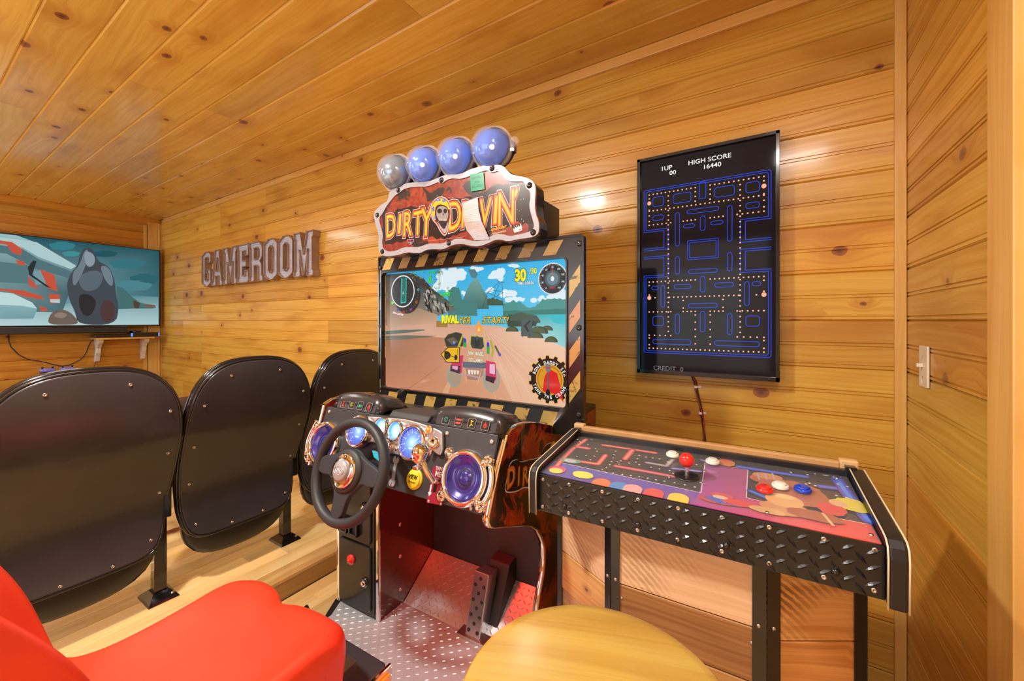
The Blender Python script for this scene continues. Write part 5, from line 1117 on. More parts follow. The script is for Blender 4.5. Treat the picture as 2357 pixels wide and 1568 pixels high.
# green sticker
c = Canvas(Plane((0, -.1145, 0), (1, 0, 0), (0, 0, 1)), .00005)
c.poly([dp(1060, 622), dp(1195, 598), dp(1208, 770), dp(1072, 792)], '1f9a72')
for t, y in (('SUITABLE', 652), ('FOR', 698), ('ALL AGES', 738)): u, v = dp(1133, y); c.text(t, u, v-.004, .0088, '12362c', .92, .0, .02)
c.build('green_rating_sticker', M_print, mq)
# strip of ribbed foil tape
B = MB(); rows_ = []; L_ = [(985, 905), (995, 1000), (1005, 1100), (1030, 1180), (1070, 1230), (1110, 1285)]; R_ = [(1140, 845), (1148, 950), (1178, 1085), (1205, 1140), (1235, 1210), (1262, 1275)]
NR = 66
def ip(P, t): k = min(int(t*(len(P)-1)), len(P)-2); f_ = t*(len(P)-1)-k; return (P[k][0]*(1-f_)+P[k+1][0]*f_, P[k][1]*(1-f_)+P[k+1][1]*f_)
for i in range(NR+1):
    t = i/NR; a = dp(*ip(L_, t)); b_ = dp(*ip(R_, t)); y_ = -.1155-.0016*(i % 2)-.002*sin(t*pi)
    rows_.append([(a[0]*(1-k)+b_[0]*k, y_, a[1]*(1-k)+b_[1]*k) for k in (0, .5, 1)])
B.grid(rows_, smooth=False).build('ribbed_foil_tape', mat('foil_tape', (.80, .80, .86), .22, .8), mq)
# lamp bar on top
lb = empty('lamp_bar', (0, 0, 0)); lb.parent = ar
M_lampb = mat('blue_chromed_reflector', (.06, .20, .85), .12, .35, coat=.8, emit=(.03, .25, 1), estr=.30, var=.35, vscale=14)
gl = NT('clear_plastic_cover'); gl.b.inputs['Base Color'].default_value = (.85, .88, 1, 1); gl.b.inputs['Roughness'].default_value = .04; gl.b.inputs['Alpha'].default_value = .16; gl.b.inputs['Coat Weight'].default_value = 1; M_clear = gl.m
M_navy = mat('navy_plastic', (.015, .02, .12), .25, coat=.4)
cz_ = 1.988
for k, x in enumerate((-.293, -.128, .034, .197)):
    l_ = empty('lamp', (x, -.10, cz_)); l_.parent = lb
    col = M_lampb if k else mat('dull_reflector', (.22, .34, .42), .12, .7, coat=.8, var=.4, vscale=14, emit=(.2, .3, .45), estr=.10)
    MB().lathe((0, 0, 0), (0, -1, 0), [(.068, 0), (.066, .018), (.056, .042), (.040, .058), (.020, .067), (0, .070)], 32).build('reflector', col, l_)
    MB().lathe((0, 0, 0), (0, -1, 0), [(.078, -.02), (.077, .010), (.070, .040), (.055, .062), (.032, .077), (0, .082)], 36).build('clear_dome', M_clear, l_)
    MB().lathe((0, .02, 0), (0, 1, 0), [(.074, -.03), (.074, .005), (.060, .02), (0, .022)], 28).build('lamp_back', M_navy, l_)
    if k: MB().lathe((.036, -.058, -.022), (.5, -1, -.3), [(.009, 0), (.006, .005), (0, .006)], 16).build('bulb', mat('white_bulb%d' % k, (.9, .95, 1), .2, emit=(.75, .9, 1), estr=1.8), l_)
up_ = []; dn_ = []
for i in range(73):
    x = -.375+.66*i/72; r_ = max([sqrt(max(0, .083**2-(x-q)**2)) for q in (-.293, -.128, .034, .197)]+[.022]); up_.append((x, cz_+r_)); dn_.append((x, cz_-r_))
MB().prism([(x, 0, z) for x, z in up_+dn_[::-1]], (0, -.102, 0), (0, -.094, 0)).build('clear_flange', M_clear, lb)
MB().prism([(x*.97, 0, cz_+(z-cz_)*.8) for x, z in up_+dn_[::-1]], (0, -.09, 0), (0, -.06, 0)).build('lamp_bar_body', M_navy, lb)
for x in (-.378, .290): MB().lathe((x, -.10, cz_+.004), (0, -1, 0), [(.020, -.004), (.020, .004), (.010, .006), (.008, .002), (0, .002)], 18).build('end_tab', M_clear, lb)
for i, x in enumerate((-.21, -.047, .115)): MB().lathe((x, -.104, cz_), (0, -1, 0), [(.006, 0), (.005, .003), (0, .003)], 10).build('flange_screw', M_screw, lb)
#PART4
# ------------------------------------------------------------------ stand-up control deck in front of the maze monitor
_p1 = WORLD.loc(_C)+ray(1244.6, 1092)*(.95/ray(1244.6, 1092)[1])
STF = Frame((_p1[0], _p1[1], 0), TH)
st = empty('arcade_control_stand', STF.o, TH, 'stand-up arcade control deck with picture top on a pallet-wood podium', 'arcade machine')
FP = Plane((0, 0, 0), (1, 0, 0), (0, 0, 1), STF)                       # front plane of the deck
u2, v2 = FP.uv(2031.8, 1253.5); W_ = float(u2); zf = float((_p1[2]+v2)/2)
SPl = Plane((0, 0, 0), (0, 1, 0), (0, 0, 1), STF); ub, vb_ = SPl.uv(1336, 1004.6); DD = float(ub); zb = float(vb_)
hf = .096
print('DECK', W_, zf, DD, zb)
TP = Plane((0, 0, zf), (1, 0, 0), (0, DD, zb-zf), STF); TL = Plane((0, 0, zf), (1, 0, 0), (0, DD, zb-zf)); TD = sqrt(DD**2+(zb-zf)**2); TN = TL.N
MB().prism([(0, y, z) for y, z in ((0.002, zf-hf), (0.002, zf-.004), (DD, zb-.004), (DD, zb-hf*.8))], (0, 0, 0), (W_, 0, 0)).build('deck_box', M_black, st)
fr = MB().box(-.002, W_+.002, -.006, .002, zf-hf, zf+.001).build('front_tread_plate', M_deckm, st, bevel=.001)
def lug2(mb, place, spots, L, W, H):
    for u, v, a in spots:
        ca, sa = cos(a), sin(a); out = [place(u+s_*L/2*ca-t_*W*sa, v+s_*L/2*sa+t_*W*ca, -.0005) for s_, t_ in ((-1, 0), (-.45, .42), (0, .62), (.45, .42), (1, 0), (.45, -.42), (0, -.62), (-.45, -.42))]
        top = [place(u+s_*L/2*ca, v+s_*L/2*sa, h) for s_, h in ((-.55, H*.7), (0, H), (.55, H*.7))]
        mb.add(out+top, [(0, 8, 1), (1, 8, 9, 2), (2, 9, 10, 3), (3, 10, 4), (4, 10, 5), (5, 10, 9, 6), (6, 9, 8, 7), (7, 8, 0)])
spots = []
for i in range(28):
    for j in range(5):
        for k in (0, 1):
            u = .010+i*.035+k*.0175; v = -.100+j*.029+k*.0145
            if -.086 < v < -.010 and .014 < u < W_-.014: spots.append((u, v, radians(-50) if k else radians(32)))
B = MB(); lug2(B, lambda u, v, o: (u, -.006-o, zf+v), spots, .030, .0072, .0038); B.build('raised_lugs', M_deckm, fr)['kind'] = 'stuff'
for px, py in ((1252, 1102), (1251, 1164), (1388, 1130), (1388, 1198), (1470, 1148), (1469, 1218), (1562, 1168), (1560, 1240), (1662, 1189), (1662, 1266), (1770, 1211), (1770, 1294), (1895, 1238), (1895, 1325), (2012, 1263), (2010, 1355), (1312, 1114), (1311, 1179)):
    u, v = FP.uv(px, py); MB().lathe((u, -.0062, v), (0, -1, 0), [(.0048, 0), (.0045, .0015), (.0018, .002), (.0016, .0008), (0, .0008)], 12).build('screw', M_screw, fr)
for px, py in ((1302, 1163), (1470, 1205), (1672, 1252), (1921, 1312)): u, v = FP.uv(px, py); MB().lathe((u, -.0062, v), (0, -1, 0), [(.007, 0), (.0065, .003), (.004, .006), (0, .007)], 14).build('carriage_bolt', M_gloss, fr)
# picture under clear acrylic
c = Canvas(Plane(TL.at(0, 0, -.002), TL.U, TL.V), .00005); c.o = .0003
def D(x, y): u, v = TP.uv(1200+x/2.579, 960+y/2.579); return (max(0.001, min(W_-.001, u)), max(.001, min(TD-.001, v)))
def DD_(l): return [D(*p) for p in l]
c.rect(0, W_, 0, TD, '241a18')
xm = D(1070, 430)[0]; yb = D(700, 375)[1]
c.poly([(0, 0), (xm, 0), (xm, yb*1.0), (0, yb*1.25)], ['4a3f98', '8a3f9a', '6a4aa8', '4a5ab8'])
c.poly(DD_([(1090, 268), (1345, 312), (1335, 475), (1062, 428)]), ['8a4088', '9a4878', 'b0447c', 'a0428e'])
q_ = DD_([(1062, 428), (1335, 475), (1520, 520), (1740, 572), (1900, 602), (2098, 640)]); bt = [xm-.01, D(1300,560)[0], D(1500,600)[0], D(1740,660)[0], D(1900,700)[0], W_]
cc_ = ['a23c8c', 'b83c78', 'c83c5c', 'd23c44', 'd83e3e', 'd8443e']
c.up()
for i in range(5): c.poly([(bt[i], 0), (bt[i+1], 0), q_[i+1], q_[i]], [cc_[i], cc_[i+1], cc_[i+1], cc_[i]], False)
c.line([(0, yb*1.25), (xm, yb), D(1090, 268)], .0022, 'e0c8d8', round_=False); c.line([q_[1], D(1345, 312), D(1240, 292)], .0022, 'e0c8d8', round_=False); c.line(q_[1:], .0022, 'e0c8d8', round_=False)
# neon tubes: soft halo, body and bright core
def neon(l, col, core, wd=.0115, dark=None):
    P = DD_(l); c.line(P, wd*1.35, dark or '7a2028'); c.line(P, wd, col); c.line(P, wd*.45, core)
neon([(385, 130), (300, 190), (240, 250), (200, 300)], 'd8504c', 'e89084', .014); neon([(330, 175), (400, 186)], 'd8504c', 'e89084', .013)
neon([(350, 262), (455, 278), (500, 225)], 'd8504c', 'e89084', .013); neon([(485, 165), (640, 188), (795, 212)], 'd4504c', 'e89084', .013); neon([(660, 195), (615, 248)], 'd4504c', 'e89084', .015)
neon([(560, 290), (740, 322), (900, 352)], 'cc4a52', 'dc8090', .013); neon([(745, 270), (860, 290), (905, 245), (945, 240)], 'b0607a', '8fc8b0', .012, '4a3050'); neon([(900, 305), (1060, 322)], '8a5ab8', '90a8e0', .011, '3a2a68')
neon([(1070, 255), (1095, 262)], '7a50b0', '9098e0', .010, '3a2a68'); neon([(1290, 295), (1480, 325), (1690, 355)], '3648d0', '4a7af0', .014, '2a1f78'); neon([(1775, 412), (1900, 428)], '4a40c8', '4a74f0', .015, '2f2078')
neon([(1875, 370), (1930, 450), (2000, 545), (2070, 620)], '3a4cd8', '4a88f4', .020, '3a2a90'); neon([(1360, 440), (1500, 500)], '2a48c8', '3f88e8', .012, '1f2070'); neon([(1740, 505), (1840, 525)], '3a44c8', '4a80f0', .012, '2a2070')
# white pellets
c.up(); random.seed(2)
def pel(x, y, r=.0026): c.poly(circ(*D(x, y), r, n=8), 'e8e0d8', False)
for i in range(26): pel(455+i*56+(0), 137+i*7.6+(i*i)*.05)
for x, y in [(395, 165), (385, 185), (440, 190), (450, 205), (435, 235), (410, 255), (385, 230), (330, 235), (560, 205), (550, 225), (545, 245), (535, 265), (525, 285), (505, 300), (480, 312), (460, 322), (590, 262), (580, 282), (570, 268), (700, 230), (690, 250), (680, 270), (640, 275), (700, 285), (740, 240), (780, 245), (820, 250), (870, 268), (770, 300), (820, 310), (880, 320), (500, 330), (545, 335), (600, 343), (650, 350), (700, 357), (750, 365), (800, 375), (850, 383), (910, 393), (970, 405), (1030, 418), (1000, 280), (1040, 285), (1010, 345), (1050, 350), (930, 210), (1000, 225)]: pel(x, y)
for x, y in [(1690, 400), (1710, 395), (1745, 410), (1720, 430), (1790, 500), (1870, 468), (1930, 480), (1880, 400), (1935, 415), (1950, 500), (1740, 470), (1600, 330), (1700, 345)]: pel(x, y, .0030)
for x, y in ((420, 132), (1805, 345)): c.poly(circ(*D(x, y), .0075, .0065, 16), 'e8e0d8', False)
# plain colour shapes where the print shows its figures
def blob(x, y, a, b2, col, n=18, wob=.0, seed=1):
    random.seed(seed); u, v = D(x, y); c.poly([(u+a*(1+random.uniform(-wob, wob))*cos(2*pi*i/n), v+b2*(1+random.uniform(-wob, wob))*sin(2*pi*i/n)) for i in range(n)], col)
blob(215, 312, .026, .020, 'c83a78', 18, .25, 3); blob(205, 320, .019, .016, 'e0d24a', 16); blob(365, 345, .028, .020, 'e0d84e', 18, .05, 2); blob(290, 262, .030, .016, '6a9a7a', 14, .2, 5); blob(290, 262, .018, .010, 'b8b4c8')
for x, col in ((480, 'd8743c'), (585, '3a84c8'), (665, 'd8a0a4'), (790, 'd4483a'), (935, 'd8c83a')):
    y = 385+(x-480)*.20; u, v = D(x, y); v = max(v, .001); c.poly([(u-.022, .001)]+[(u+.022*cos(pi-pi*i/12), v-.004+.020*sin(pi*i/12)) for i in range(13)]+[(u+.022, .001)], col)
blob(1160, 500, .036, .014, 'b8403a', 16, .15, 3); blob(1190, 470, .024, .012, 'c8504a', 14); blob(1230, 505, .044, .016, '3a5ac0', 16, .2, 4); blob(1290, 515, .034, .014, 'd03c36', 16, .1, 6); blob(1180, 480, .016, .008, 'd8b8a0')
blob(1215, 275, .022, .024, 'c87a44', 16, .15, 7); blob(1215, 262, .012, .010, 'd85a3a')
blob(1600, 450, .072, .062, 'a85a34', 26, .09, 8); blob(1465, 375, .040, .030, 'b06038', 18, .12, 9); blob(1460, 355, .032, .018, 'c8884a', 16); blob(1560, 545, .044, .030, 'c88c54', 20, .1, 5); blob(1560, 500, .036, .032, 'd8a868', 20); blob(1740, 590, .048, .022, 'a0502c', 20, .1, 4); blob(1560, 478, .020, .010, 'e0c088'); blob(1460, 560, .034, .014, 'cfa060', 16, .15, 3)
for k in range(3): c.line(DD_([(1400+k*45, 340), (1412+k*45, 375)]), .004, 'b0a8b8')
blob(1960, 530, .034, .030, 'd8cc44', 20, .22, 6); blob(1840, 555, .026, .028, 'cc3038', 14, .15, 5); blob(1880, 520, .016, .014, 'd8b088', 14); c.line(DD_([(1790, 580), (1850, 650)]), .006, 'd8b088')
c.build('picture_sheet', M_print, st)
ac = NT('acrylic_sheet'); ac.b.inputs['Base Color'].default_value = (1, 1, 1, 1); ac.b.inputs['Roughness'].default_value = .04; ac.b.inputs['Alpha'].default_value = .05; ac.b.inputs['Specular IOR Level'].default_value = .7
ay = MB(); a0 = TL.at(0, -.004, .0042); ay.prism([TL.at(0.002, -.003, .0), TL.at(W_-.002, -.003, 0), TL.at(W_-.002, TD-.004, 0), TL.at(.002, TD-.004, 0)], TN*.0044, TN*.0066); ay.build('acrylic_sheet', ac.m, st)
for px, py in ((1336, 1022), (1926, 1107), (1550, 1095), (1541, 1104), (1622, 1090), (1614, 1117), (1766, 1187), (2005, 1239), (1330, 1016)):
    u, v = TP.uv(px, py); MB().lathe(TL.at(u, v, .0066), TN, [(.004, 0), (.0035, .0015), (0, .0018)], 10).build('sheet_screw', M_screw, st)
# buttons and joystick
def button(px, py, m, k):
    u, v = TP.uv(px, py, .008); b_ = MB().lathe(TL.at(u, v, .0064), TN, [(.0175, 0), (.0175, .003), (.0165, .006), (.0135, .007), (.0128, .0045), (.0125, .0045)], 28).build('push_button', m, st)
    MB().lathe(TL.at(u, v, .0064), TN, [(.0122, .001), (.0122, .009), (.0110, .0105), (.0, .0095)], 28).build('plunger', m, b_)
for k, (px, py, m) in enumerate(((1548, 1047, M_whitep), (1640, 1063, M_whitep), (1760, 1127, M_redp), (1796, 1119, M_whitep), (1847.6, 1127, M_bluep))): button(px, py, m, k)
js = empty('joystick', TL.at(*TP.uv(1581, 1096, .007), .0066)); js.parent = st
def jl(nm, prof, m): return MB().lathe((0, 0, 0), TN, prof, 32, 0, 1, (1, 0, 0)).build(nm, m, js)
jl('dust_washer', [(.030, 0), (.030, .0015), (.027, .003), (.006, .0035), (0, .0035)], M_black); jl('shaft', [(.0052, .002), (.0052, .030)], M_chrome)
jl('ball_top', [(.0055, .0245)]+[(.0178*sin(pi*i/14), .042-.0178*cos(pi*i/14)) for i in range(2, 15)], M_redp)
# cheeks: padded black sides with cream piping
for sx in (-1, 1):
    x0, x1 = ((-.022, -.003) if sx < 0 else (W_+.003, W_+.030))
    pr = [(-.022, zf-hf-.006), (-.024, zf-.012), (-.020, zf+.008), (-.008, zf+.018), (.012, zf+.022), (DD-.015, zb+.026), (DD+.0, zb+.022), (DD+.0, zb-hf-.004)]
    ck = MB().prism([(0, y, z) for y, z in pr], (x0, 0, 0), (x1, 0, 0)).build('side_cheek', M_vinyl, st, bevel=.005, segs=3)
    for xx in (x0-.0005, x1+.0005):
        MB().tube([(xx, y, z) for y, z in pr[:7]], .0016, 6).build('cream_piping', M_cream, ck)
MB().box(.0, W_, DD-.016, DD, zb+.002, zb+.020).build('rear_black_strip', M_black, st, bevel=.002)
# oak rail along the back with small end blocks
rl_ = MB().box(.010, W_-.012, DD, DD+.020, zb-.09, zb+.034).build('rear_rail', M_oak, st, bevel=.004)
for x0, x1 in ((-.024, .012), (W_-.014, W_+.024)):
    MB().box(x0, x1, DD+.001, DD+.024, zb-.09, zb+.040).build('rail_end_block', M_oak, st, bevel=.004)
    MB().box(x0+.008, x1-.008, DD-.020, DD+.000, zb+.0, zb+.030).build('black_corner_clip', M_gloss, st, bevel=.002)
# podium in pallet wood with black angle iron on its edges
PY0 = .045; 
P0 = Plane((0, PY0, 0), (1, 0, 0), (0, 0, 1), STF); xl, _ = P0.uv(1407, 1300); xr, _ = P0.uv(1764, 1380); xl = float(xl); xr = float(xr)
def meet(px, x, y, ang):           # point where the ray's vertical plane crosses the facet line
    c_ = STF.loc(_C); v = STF.vec(ray(px, 1300)); dx, dy = cos(ang), sin(ang)
    A = np.array([[v[0], -dx], [v[1], -dy]]); s_ = np.linalg.solve(A, np.array([x-c_[0], y-c_[1]])); return x+dx*s_[1], y+dy*s_[1]
al, ar_ = radians(180-29), radians(30)
lx_, ly_ = meet(1285, xl, PY0, al); rx_, ry_ = meet(1992, xr, PY0, ar_); yb_ = max(ly_, ry_)+.12
ztop = zf-hf*.7
pod = MB().prism([(xl+.004, PY0+.022, 0), (xr-.004, PY0+.022, 0), (rx_-.018, ry_+.014, 0), (rx_-.018, yb_, 0), (lx_+.018, yb_, 0), (lx_+.018, ly_+.014, 0)], (0, 0, 0), (0, 0, ztop)).build('podium', M_shell, st)
def facet(A, B_, rowsz, cuts, kinds, th_=.018):
    A = Vector((*A, 0)); B_ = Vector((*B_, 0)); x = (B_-A).normalized(); z = Vector((0, 0, 1)); nrm = x.cross(z); L = (B_-A).length
    k = 0
    for i, (z0, z1) in enumerate(rowsz):
        cs_ = [0]+sorted(cuts.get(i, []))+[1]
        for j in range(len(cs_)-1):
            a, b_ = cs_[j]*L, cs_[j+1]*L
            mb_ = MB().box(-(b_-a)/2+.0009, (b_-a)/2-.0009, -(z1-z0)/2+.0011, (z1-z0)/2-.0011, -th_, random.uniform(-.0025, .002))
            o = mb_.build('pallet_board', kinds[k % len(kinds)], pod, bevel=.0015, segs=1); c0 = A+x*((a+b_)/2); k += 1
            o.matrix_local = frame4((c0.x, c0.y, (z0+z1)/2), x, z, nrm)
            for sx_ in ((-.4,) if b_-a < .1 else (-.42, .42)):
                if random.random() < .7: MB().lathe(((b_-a)*sx_, (z1-z0)*.22, .001), (0, 0, 1), [(.0035, 0), (.003, .001), (0, .0008)], 8).build('nail_head', M_screw, o)
random.seed(21); P_, S_2, G_ = M_pallet, M_palsaw, M_palgrey
facet((xl, PY0), (xr, PY0), [(0, .12), (.12, .235), (.235, .34), (.34, .455), (.455, .57), (.57, .69), (.69, ztop)], {2: [.62], 3: [.40]}, [P_, P_, P_, G_, G_, S_2, P_, G_, M_palpale, M_palpale])
facet((lx_, ly_), (xl, PY0), [(0, .10), (.10, .21), (.21, .33), (.33, .44), (.44, .56), (.56, .67), (.67, ztop)], {}, [P_, P_, P_, P_, G_, P_, M_palpale])
facet((xr, PY0), (rx_, ry_), [(0, .10), (.10, .23), (.23, .34), (.34, .46), (.46, .57), (.57, .67), (.67, ztop)], {4: [.78], 2: [.7]}, [P_, G_, P_, P_, P_, S_2, P_, P_, S_2])
facet((rx_, ry_), (rx_-.0, yb_), [(0, .15), (.15, .29), (.29, .43), (.43, .56), (.56, .70), (.70, ztop)], {}, [P_])
facet((lx_, yb_), (lx_, ly_), [(0, .15), (.15, .29), (.29, .43), (.43, .56), (.56, .70), (.70, ztop)], {}, [P_])
def angle_iron(x, y, d1, d2, z1, w1=.024, w2=.024):
    """L-section: two flanges leaving the corner in directions d1 and d2"""
    b_ = MB(); t = .0025
    for dd, w__ in ((d1, w1), (d2, w2)):
        dx, dy = cos(dd), sin(dd); nx, ny = (dy, -dx)
        if ny > 0: nx, ny = -nx, -ny
        b_.prism([(x, y, 0), (x+dx*w__, y+dy*w__, 0), (x+dx*w__+nx*t, y+dy*w__+ny*t, 0), (x+nx*t, y+ny*t, 0)], (nx*.0015, ny*.0015, 0), (nx*.0015, ny*.0015, z1))
    return b_.build('black_angle_iron', M_gloss, pod, bevel=.0006)
angle_iron(xl, PY0, 0, al, ztop, .022, .020); angle_iron(xr, PY0, pi, ar_, ztop, .026, .028)
angle_iron(rx_, ry_, ar_+pi, pi/2, ztop, .026, .010); angle_iron(lx_, ly_, al-pi, pi/2, ztop, .022, .008)
for z in (.10, .30, .50, .70, ztop-.02):
    for x, y, nx, ny in ((xl+.012, PY0, 0, -1), (xl-.010*cos(radians(29)), PY0+.010*sin(radians(29)), -sin(radians(29)), -cos(radians(29))), (xr-.014, PY0, 0, -1), (xr+.014*cos(ar_), PY0+.014*sin(ar_), sin(ar_), -cos(ar_))):
        MB().lathe((x+nx*.004, y+ny*.004, z), (nx, ny, 0), [(.0042, 0), (.004, .001), (.0015, .0022), (0, .0015)], 10).build('screw', M_screw, pod)

# ------------------------------------------------------------------ round wooden bar stool in the foreground
drop = .60; sx_, sy_, R = -.383*drop, 1.014*drop, .368*drop
so = empty('bar_stool', (sx_, sy_, 0), radians(20), 'round yellow varnished wooden stool seat, nearest thing before the control deck', 'stool')
zt = EYE-drop
B = MB(); B.lathe((0, 0, zt), (0, 0, 1), [(0, -.032), (R*.93, -.032), (R*.985, -.026), (R, -.016), (R*.992, -.006), (R*.97, -.0008), (R*.90, 0), (0, 0)], 96, 0, 1, (1, 0, 0)); B.build('round_seat', M_table, so)
MB().cyl((0, 0, zt-.045), (0, 0, 1), R*.62, .014, 40).build('swivel_plate', M_black, so)
for k in range(4):
    a = radians(45+90*k); MB().tube([(cos(a)*R*.45, sin(a)*R*.45, zt-.045), (cos(a)*R*.80, sin(a)*R*.80, .012)], .017, 12).build('leg', M_table, so)
MB().tube([(cos(t)*R*.68, sin(t)*R*.68, .26) for t in [2*pi*i/40 for i in range(40)]], .010, 10, closed=True).build('foot_ring', M_table, so)

# ------------------------------------------------------------------ red bucket seat of the driving machine
SEAT = Frame(ARC.o, TH)
rs = empty('racing_seat', (-.155, -.85, 0)); rs.parent = ar; rs['label'] = 'scuffed red moulded bucket seat'
oy = -.85
def seat_rows():
    # centre line: (y, z, nx: bolster height, half width)
    prof = [(-.618, .395, .0, .250), (-.612, .45, .0, .252), (-.618, .490, .004, .252), (-.636, .514, .010, .252), (-.668, .522, .018, .252), (-.72, .516, .026, .250), (-.80, .505, .032, .250), (-.90, .496, .034, .252), (-.99, .495, .036, .254), (-1.06, .505, .045, .258), (-1.105, .53, .058, .262), (-1.140, .58, .074, .268), (-1.168, .65, .082, .274), (-1.190, .72, .084, .276), (-1.228, .81, .082, .276), (-1.285, .91, .074, .268), (-1.345, 1.01, .06, .250), (-1.40, 1.10, .04, .215), (-1.44, 1.17, .03, .17), (-1.455, 1.20, .02, .13)]
    rows_ = []
    n = len(prof)
    for i, (y, z, bh, hw_) in enumerate(prof):
        a = np.array(prof[max(i-1, 0)][:2]); b_ = np.array(prof[min(i+1, n-1)][:2]); t = b_-a; t /= np.linalg.norm(t)
        nn = np.array([t[1], -t[0]])              # towards the sitter
        if i > 2 and nn[1] < 0 and z < .55: nn = -nn
        if z >= .55: nn = np.array([abs(nn[0]), abs(nn[1])])
        if i <= 2: nn = np.array([.8, .3])
        r_ = []
        sec = [(-1.0, -.115), (-1.012, -.05), (-1.0, .2), (-.965, .75), (-.92, 1.0), (-.86, .93), (-.76, .55), (-.60, .18), (-.40, .03), (-.2, 0), (0, 0), (.2, 0), (.40, .03), (.60, .18), (.76, .55), (.86, .93), (.92, 1.0), (.965, .75), (1.0, .2), (1.012, -.05), (1.0, -.115)]
        for u, h in sec:
            hh = h*bh if h >= 0 else h
            yy = y+nn[0]*hh; zz = z+nn[1]*hh
            if i <= 5:
                dent = math.exp(-((u+.22)/.10)**2)*.030 if i <= 4 else math.exp(-((u+.22)/.10)**2)*.010
                lobe = .014*math.exp(-((u+.6)/.25)**2)+.020*math.exp(-((u-.45)/.45)**2)-.004
                yy += (lobe-dent); yy -= .045*max(0, abs(u)-.78)/.22
            if i < 3 and abs(u) > .9: pass
            r_.append((u*hw_, yy-oy, zz))
        rows_.append(r_)
    return rows_
MB().grid(seat_rows()).build('moulded_shell', M_red, rs, solid=.006, sub=2)
MB().prism([(x, y-oy, 0) for x, y in ((-.25, -1.12), (.247, -1.12), (.247, -.515), (.235, -.502), (-.235, -.502), (-.25, -.515))], (0, 0, ZF+.002), (0, 0, .340)).build('seat_base', M_rubber, rs, bevel=.006)
MB().prism([(0, y-oy, z) for y, z in ((-.500, .345), (-.500, .30), (-.56, .25), (-1.1, .25), (-1.1, .345))], (.249, 0, 0), (.262, 0, 0)).build('chrome_side_strip', M_chrome, rs, bevel=.003)
MB().prism([(0, y-oy, z) for y, z in ((-.515, .332), (-.515, .305), (-.57, .262), (-1.1, .262), (-1.1, .332))], (.262, 0, 0), (.270, 0, 0)).build('orange_side_lens', M_orange, rs, bevel=.002)
for x in (-.16, .16): MB().box(x-.02, x+.02, -1.05-oy, -.56-oy, .340, .362).build('slide_rail', M_steel, rs)
MB().box(-.19, .19, -1.03-oy, -.62-oy, .362, .47).build('seat_riser', M_black, rs, bevel=.006)
MB().box(-.10, .10, -1.30-oy, -1.20-oy, .34, .62).build('back_support', M_black, rs, bevel=.006)
MB().tube([(-.02, -.60-oy, .415), (-.02, -.575-oy, .43), (-.05, -.57-oy, .445)], .008, 10).build('slide_lever', M_gloss, rs)

# ------------------------------------------------------------------ row of theatre seats on the platform
def XB(z):
    t = [(.34, -2.165), (.42, -2.195), (.50, -2.214), (.60, -2.205), (.72, -2.160), (.874, -2.092), (1.00, -2.062), (1.10, -2.055), (1.20, -2.060)]
    for i in range(len(t)-1):
        if z <= t[i+1][0] or i == len(t)-2: f_ = (z-t[i][0])/(t[i+1][0]-t[i][0]); f_ = max(-.2, min(1.2, f_)); return t[i][1]*(1-f_)+t[i+1][1]*f_
def back_outline(k, sc=1.0):
    """points of the seat back outline: (y, z)"""
    out = []
    for i in range(96):
        a = 2*pi*i/96; ca, sa = cos(a), sin(a)
        p = 3.6 if sa > 0 else 8.0
        r_ = (abs(ca)**p+abs(sa)**p)**(-1/p); y = ca*r_; s_ = sa*r_
        z = .755+s_*.42; w__ = .272-.006*(s_ < 0)*abs(s_)-(.022*max(0, -s_-.1))+.006*s_
        if sa > 0: z = .755+s_*.372+(1-abs(y)**2.2)*.048*max(0, s_)
        else: z = .755+s_*.388-(1-abs(y)**2)*.006*abs(s_)
        out.append((y*w__*sc, .755+(z-.755)*sc))
    return out
def shell(off0, off1, sc_):
    """curved slab following the back's profile between two depths"""
    O1 = back_outline(0, sc_); B = MB(); rings = []
    for f_ in (1, .985, .93, .8, .6, .4, .2, .0):
        rings.append([(y*f_, .755+(z-.755)*f_) for y, z in O1])
    rr = [[(XB(z)+2.1+off0, y, z) for y, z in r] for r in rings]; rb = [[(XB(z)+2.1+off1, y, z) for y, z in r] for r in rings]
    return B.grid(rr[::-1]+rb, closed=True)
proto = empty('theatre_seat', (-2.10, .9715, 0), 0)
shell(.004, -.006, .978).build('rear_panel', M_seatp, proto)
shell(-.007, -.050, 1.0).build('back_cushion', M_vinyl, proto)
for k, (o_, s_) in enumerate(((.001, .990), (-.018, 1.004), (-.040, 1.004))):
    MB().tube([(XB(z)+2.1+o_, y, z) for y, z in back_outline(0, s_)], (.0045, .0075, .0075)[k], 8, closed=True).build('edge_bead', M_gloss, proto)
for y, z in ((-.115, 1.105), (.10, 1.11), (-.215, .985), (.225, .985), (-.232, .80), (.235, .80), (-.225, .62), (.228, .62), (-.20, .43), (.20, .43), (-.06, .385), (.08, .385)):
    q = MB().lathe((XB(z)+2.1+.0055, y, z), (1, 0, 0), [(.0058, -.002), (.0058, .0012), (.0030, .0018), (.0024, .0002), (0, .0002)], 14).build('screw', M_screw, proto)
ct = MB(); rows_ = []
for s_, dx in ((.0, 0), (.7, 0), (.92, -.004), (1.0, -.02), (1.0, -.05), (.92, -.068), (.6, -.075), (0, -.076)):
    r_ = []
    for i in range(40):
        a = 2*pi*i/40; p = 3.6; rr_ = (abs(cos(a))**p+abs(sin(a))**p)**(-1/p); y = cos(a)*rr_*.235*s_; z = .46+sin(a)*rr_*.19*s_-(.030*(1-(y/.25)**2) if sin(a) < 0 else 0)*s_
        r_.append((-.128+dx-(z-.5)*.05, y, z))
    rows_.append(r_)
ct.grid(rows_, closed=True).build('folded_seat_pan', M_vinyl, proto)
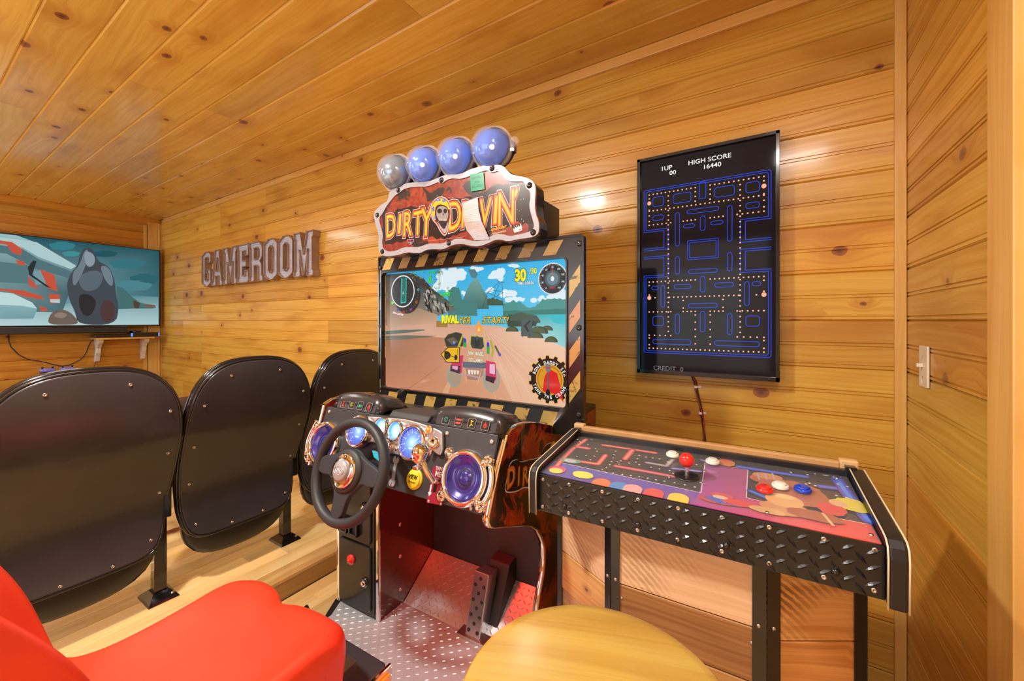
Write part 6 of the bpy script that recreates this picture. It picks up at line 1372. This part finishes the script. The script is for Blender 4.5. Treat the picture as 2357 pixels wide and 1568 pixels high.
def leg(y0, par):
    MB().box(-.228, -.182, y0-.022, y0+.022, PLAT+.015, .62).box(-.224, -.186, y0+.022, y0+.0235, PLAT+.03, .60).build('leg_post', M_gloss, par, bevel=.003)
    b_ = MB(); b_.add([(-.205-.07, y0-.055, PLAT+.001), (-.205+.07, y0-.055, PLAT+.001), (-.205+.07, y0+.055, PLAT+.001), (-.205-.07, y0+.055, PLAT+.001), (-.205-.065, y0-.05, PLAT+.010), (-.205+.065, y0-.05, PLAT+.010), (-.205+.065, y0+.05, PLAT+.010), (-.205-.065, y0+.05, PLAT+.010), (-.205-.03, y0-.028, PLAT+.034), (-.205+.03, y0-.028, PLAT+.034), (-.205+.03, y0+.028, PLAT+.034), (-.205-.03, y0+.028, PLAT+.034)],
           [(0, 3, 2, 1)]+[(k+i, k+(i+1) % 4, k+4+(i+1) % 4, k+4+i) for k in (0, 4) for i in range(4)]+[(8, 9, 10, 11)]); b_.build('foot_plate', M_gloss, par)
    MB().lathe((-.158, y0+.034, PLAT+.014), (0, 0, 1), [(.010, 0), (.010, .003), (.006, .008), (0, .009)], 12).build('foot_bolt', M_screw, par)
    MB().box(-.60, -.13, y0-.004, y0+.040, .735, .765).build('armrest', M_vinyl, par, bevel=.010, segs=3)
    MB().box(-.30, -.10, y0-.014, y0+.014, .50, .735).build('armrest_bracket', M_gloss, par, bevel=.003)
leg(-.300, proto)
labs = ['black theatre seat back nearest the red bucket seat, cut by the left edge', 'black theatre seat back in the middle, standing clear of the driving machine', 'black theatre seat back half hidden behind the driving machine, next to the wall']
seats = []
for k, yc in enumerate((.4135, .9715, 1.530)):
    o = proto if k == 1 else None
    seats.append((k, yc))
grp = 'row of theatre seats on the platform'
tag(proto, labs[1], 'theatre seat', grp)
for k, yc in ((0, .4135), (2, 1.530)):
    c_ = copy_tree(proto); c_.location = (-2.10, yc, 0); tag(c_, labs[k], 'theatre seat', grp)
# leather couch in front of them, only a corner shows
co = empty('leather_couch', (-3.75, 1.10, PLAT), 0, 'dark leather couch beyond the theatre seats, its top just showing between two backs', 'couch')
MB().box(-.12, .10, -.62, .62, .06, .645).build('couch_back', M_leather, co, bevel=.05, segs=4)
MB().box(-.80, -.10, -.62, .62, .06, .40).build('couch_seat', M_leather, co, bevel=.05, segs=4)
for y in (-.70, .62): MB().box(-.80, .06, y, y+.10, .0, .56).build('couch_arm', M_leather, co, bevel=.04, segs=4)
pc = MB(); rows_ = []
for s_, h in ((0, .05), (.6, .045), (.9, .03), (1, .0), (.9, -.03), (.6, -.045), (0, -.05)):
    rows_.append([(h, cos(t)*.15*s_*((abs(cos(t))**4+abs(sin(t))**4)**-.25), sin(t)*.11*s_*((abs(cos(t))**4+abs(sin(t))**4)**-.25)) for t in [2*pi*i/24 for i in range(24)]])
tag(pc.grid(rows_, closed=True).build('throw_pillow', mat('rose_red_fabric', (.55, .12, .10), .8, var=.4, vscale=30), None, (-3.93, 1.38, PLAT+.515), (0, radians(-14), 0)), 'rose red throw pillow just visible on the couch between two seat backs', 'pillow')
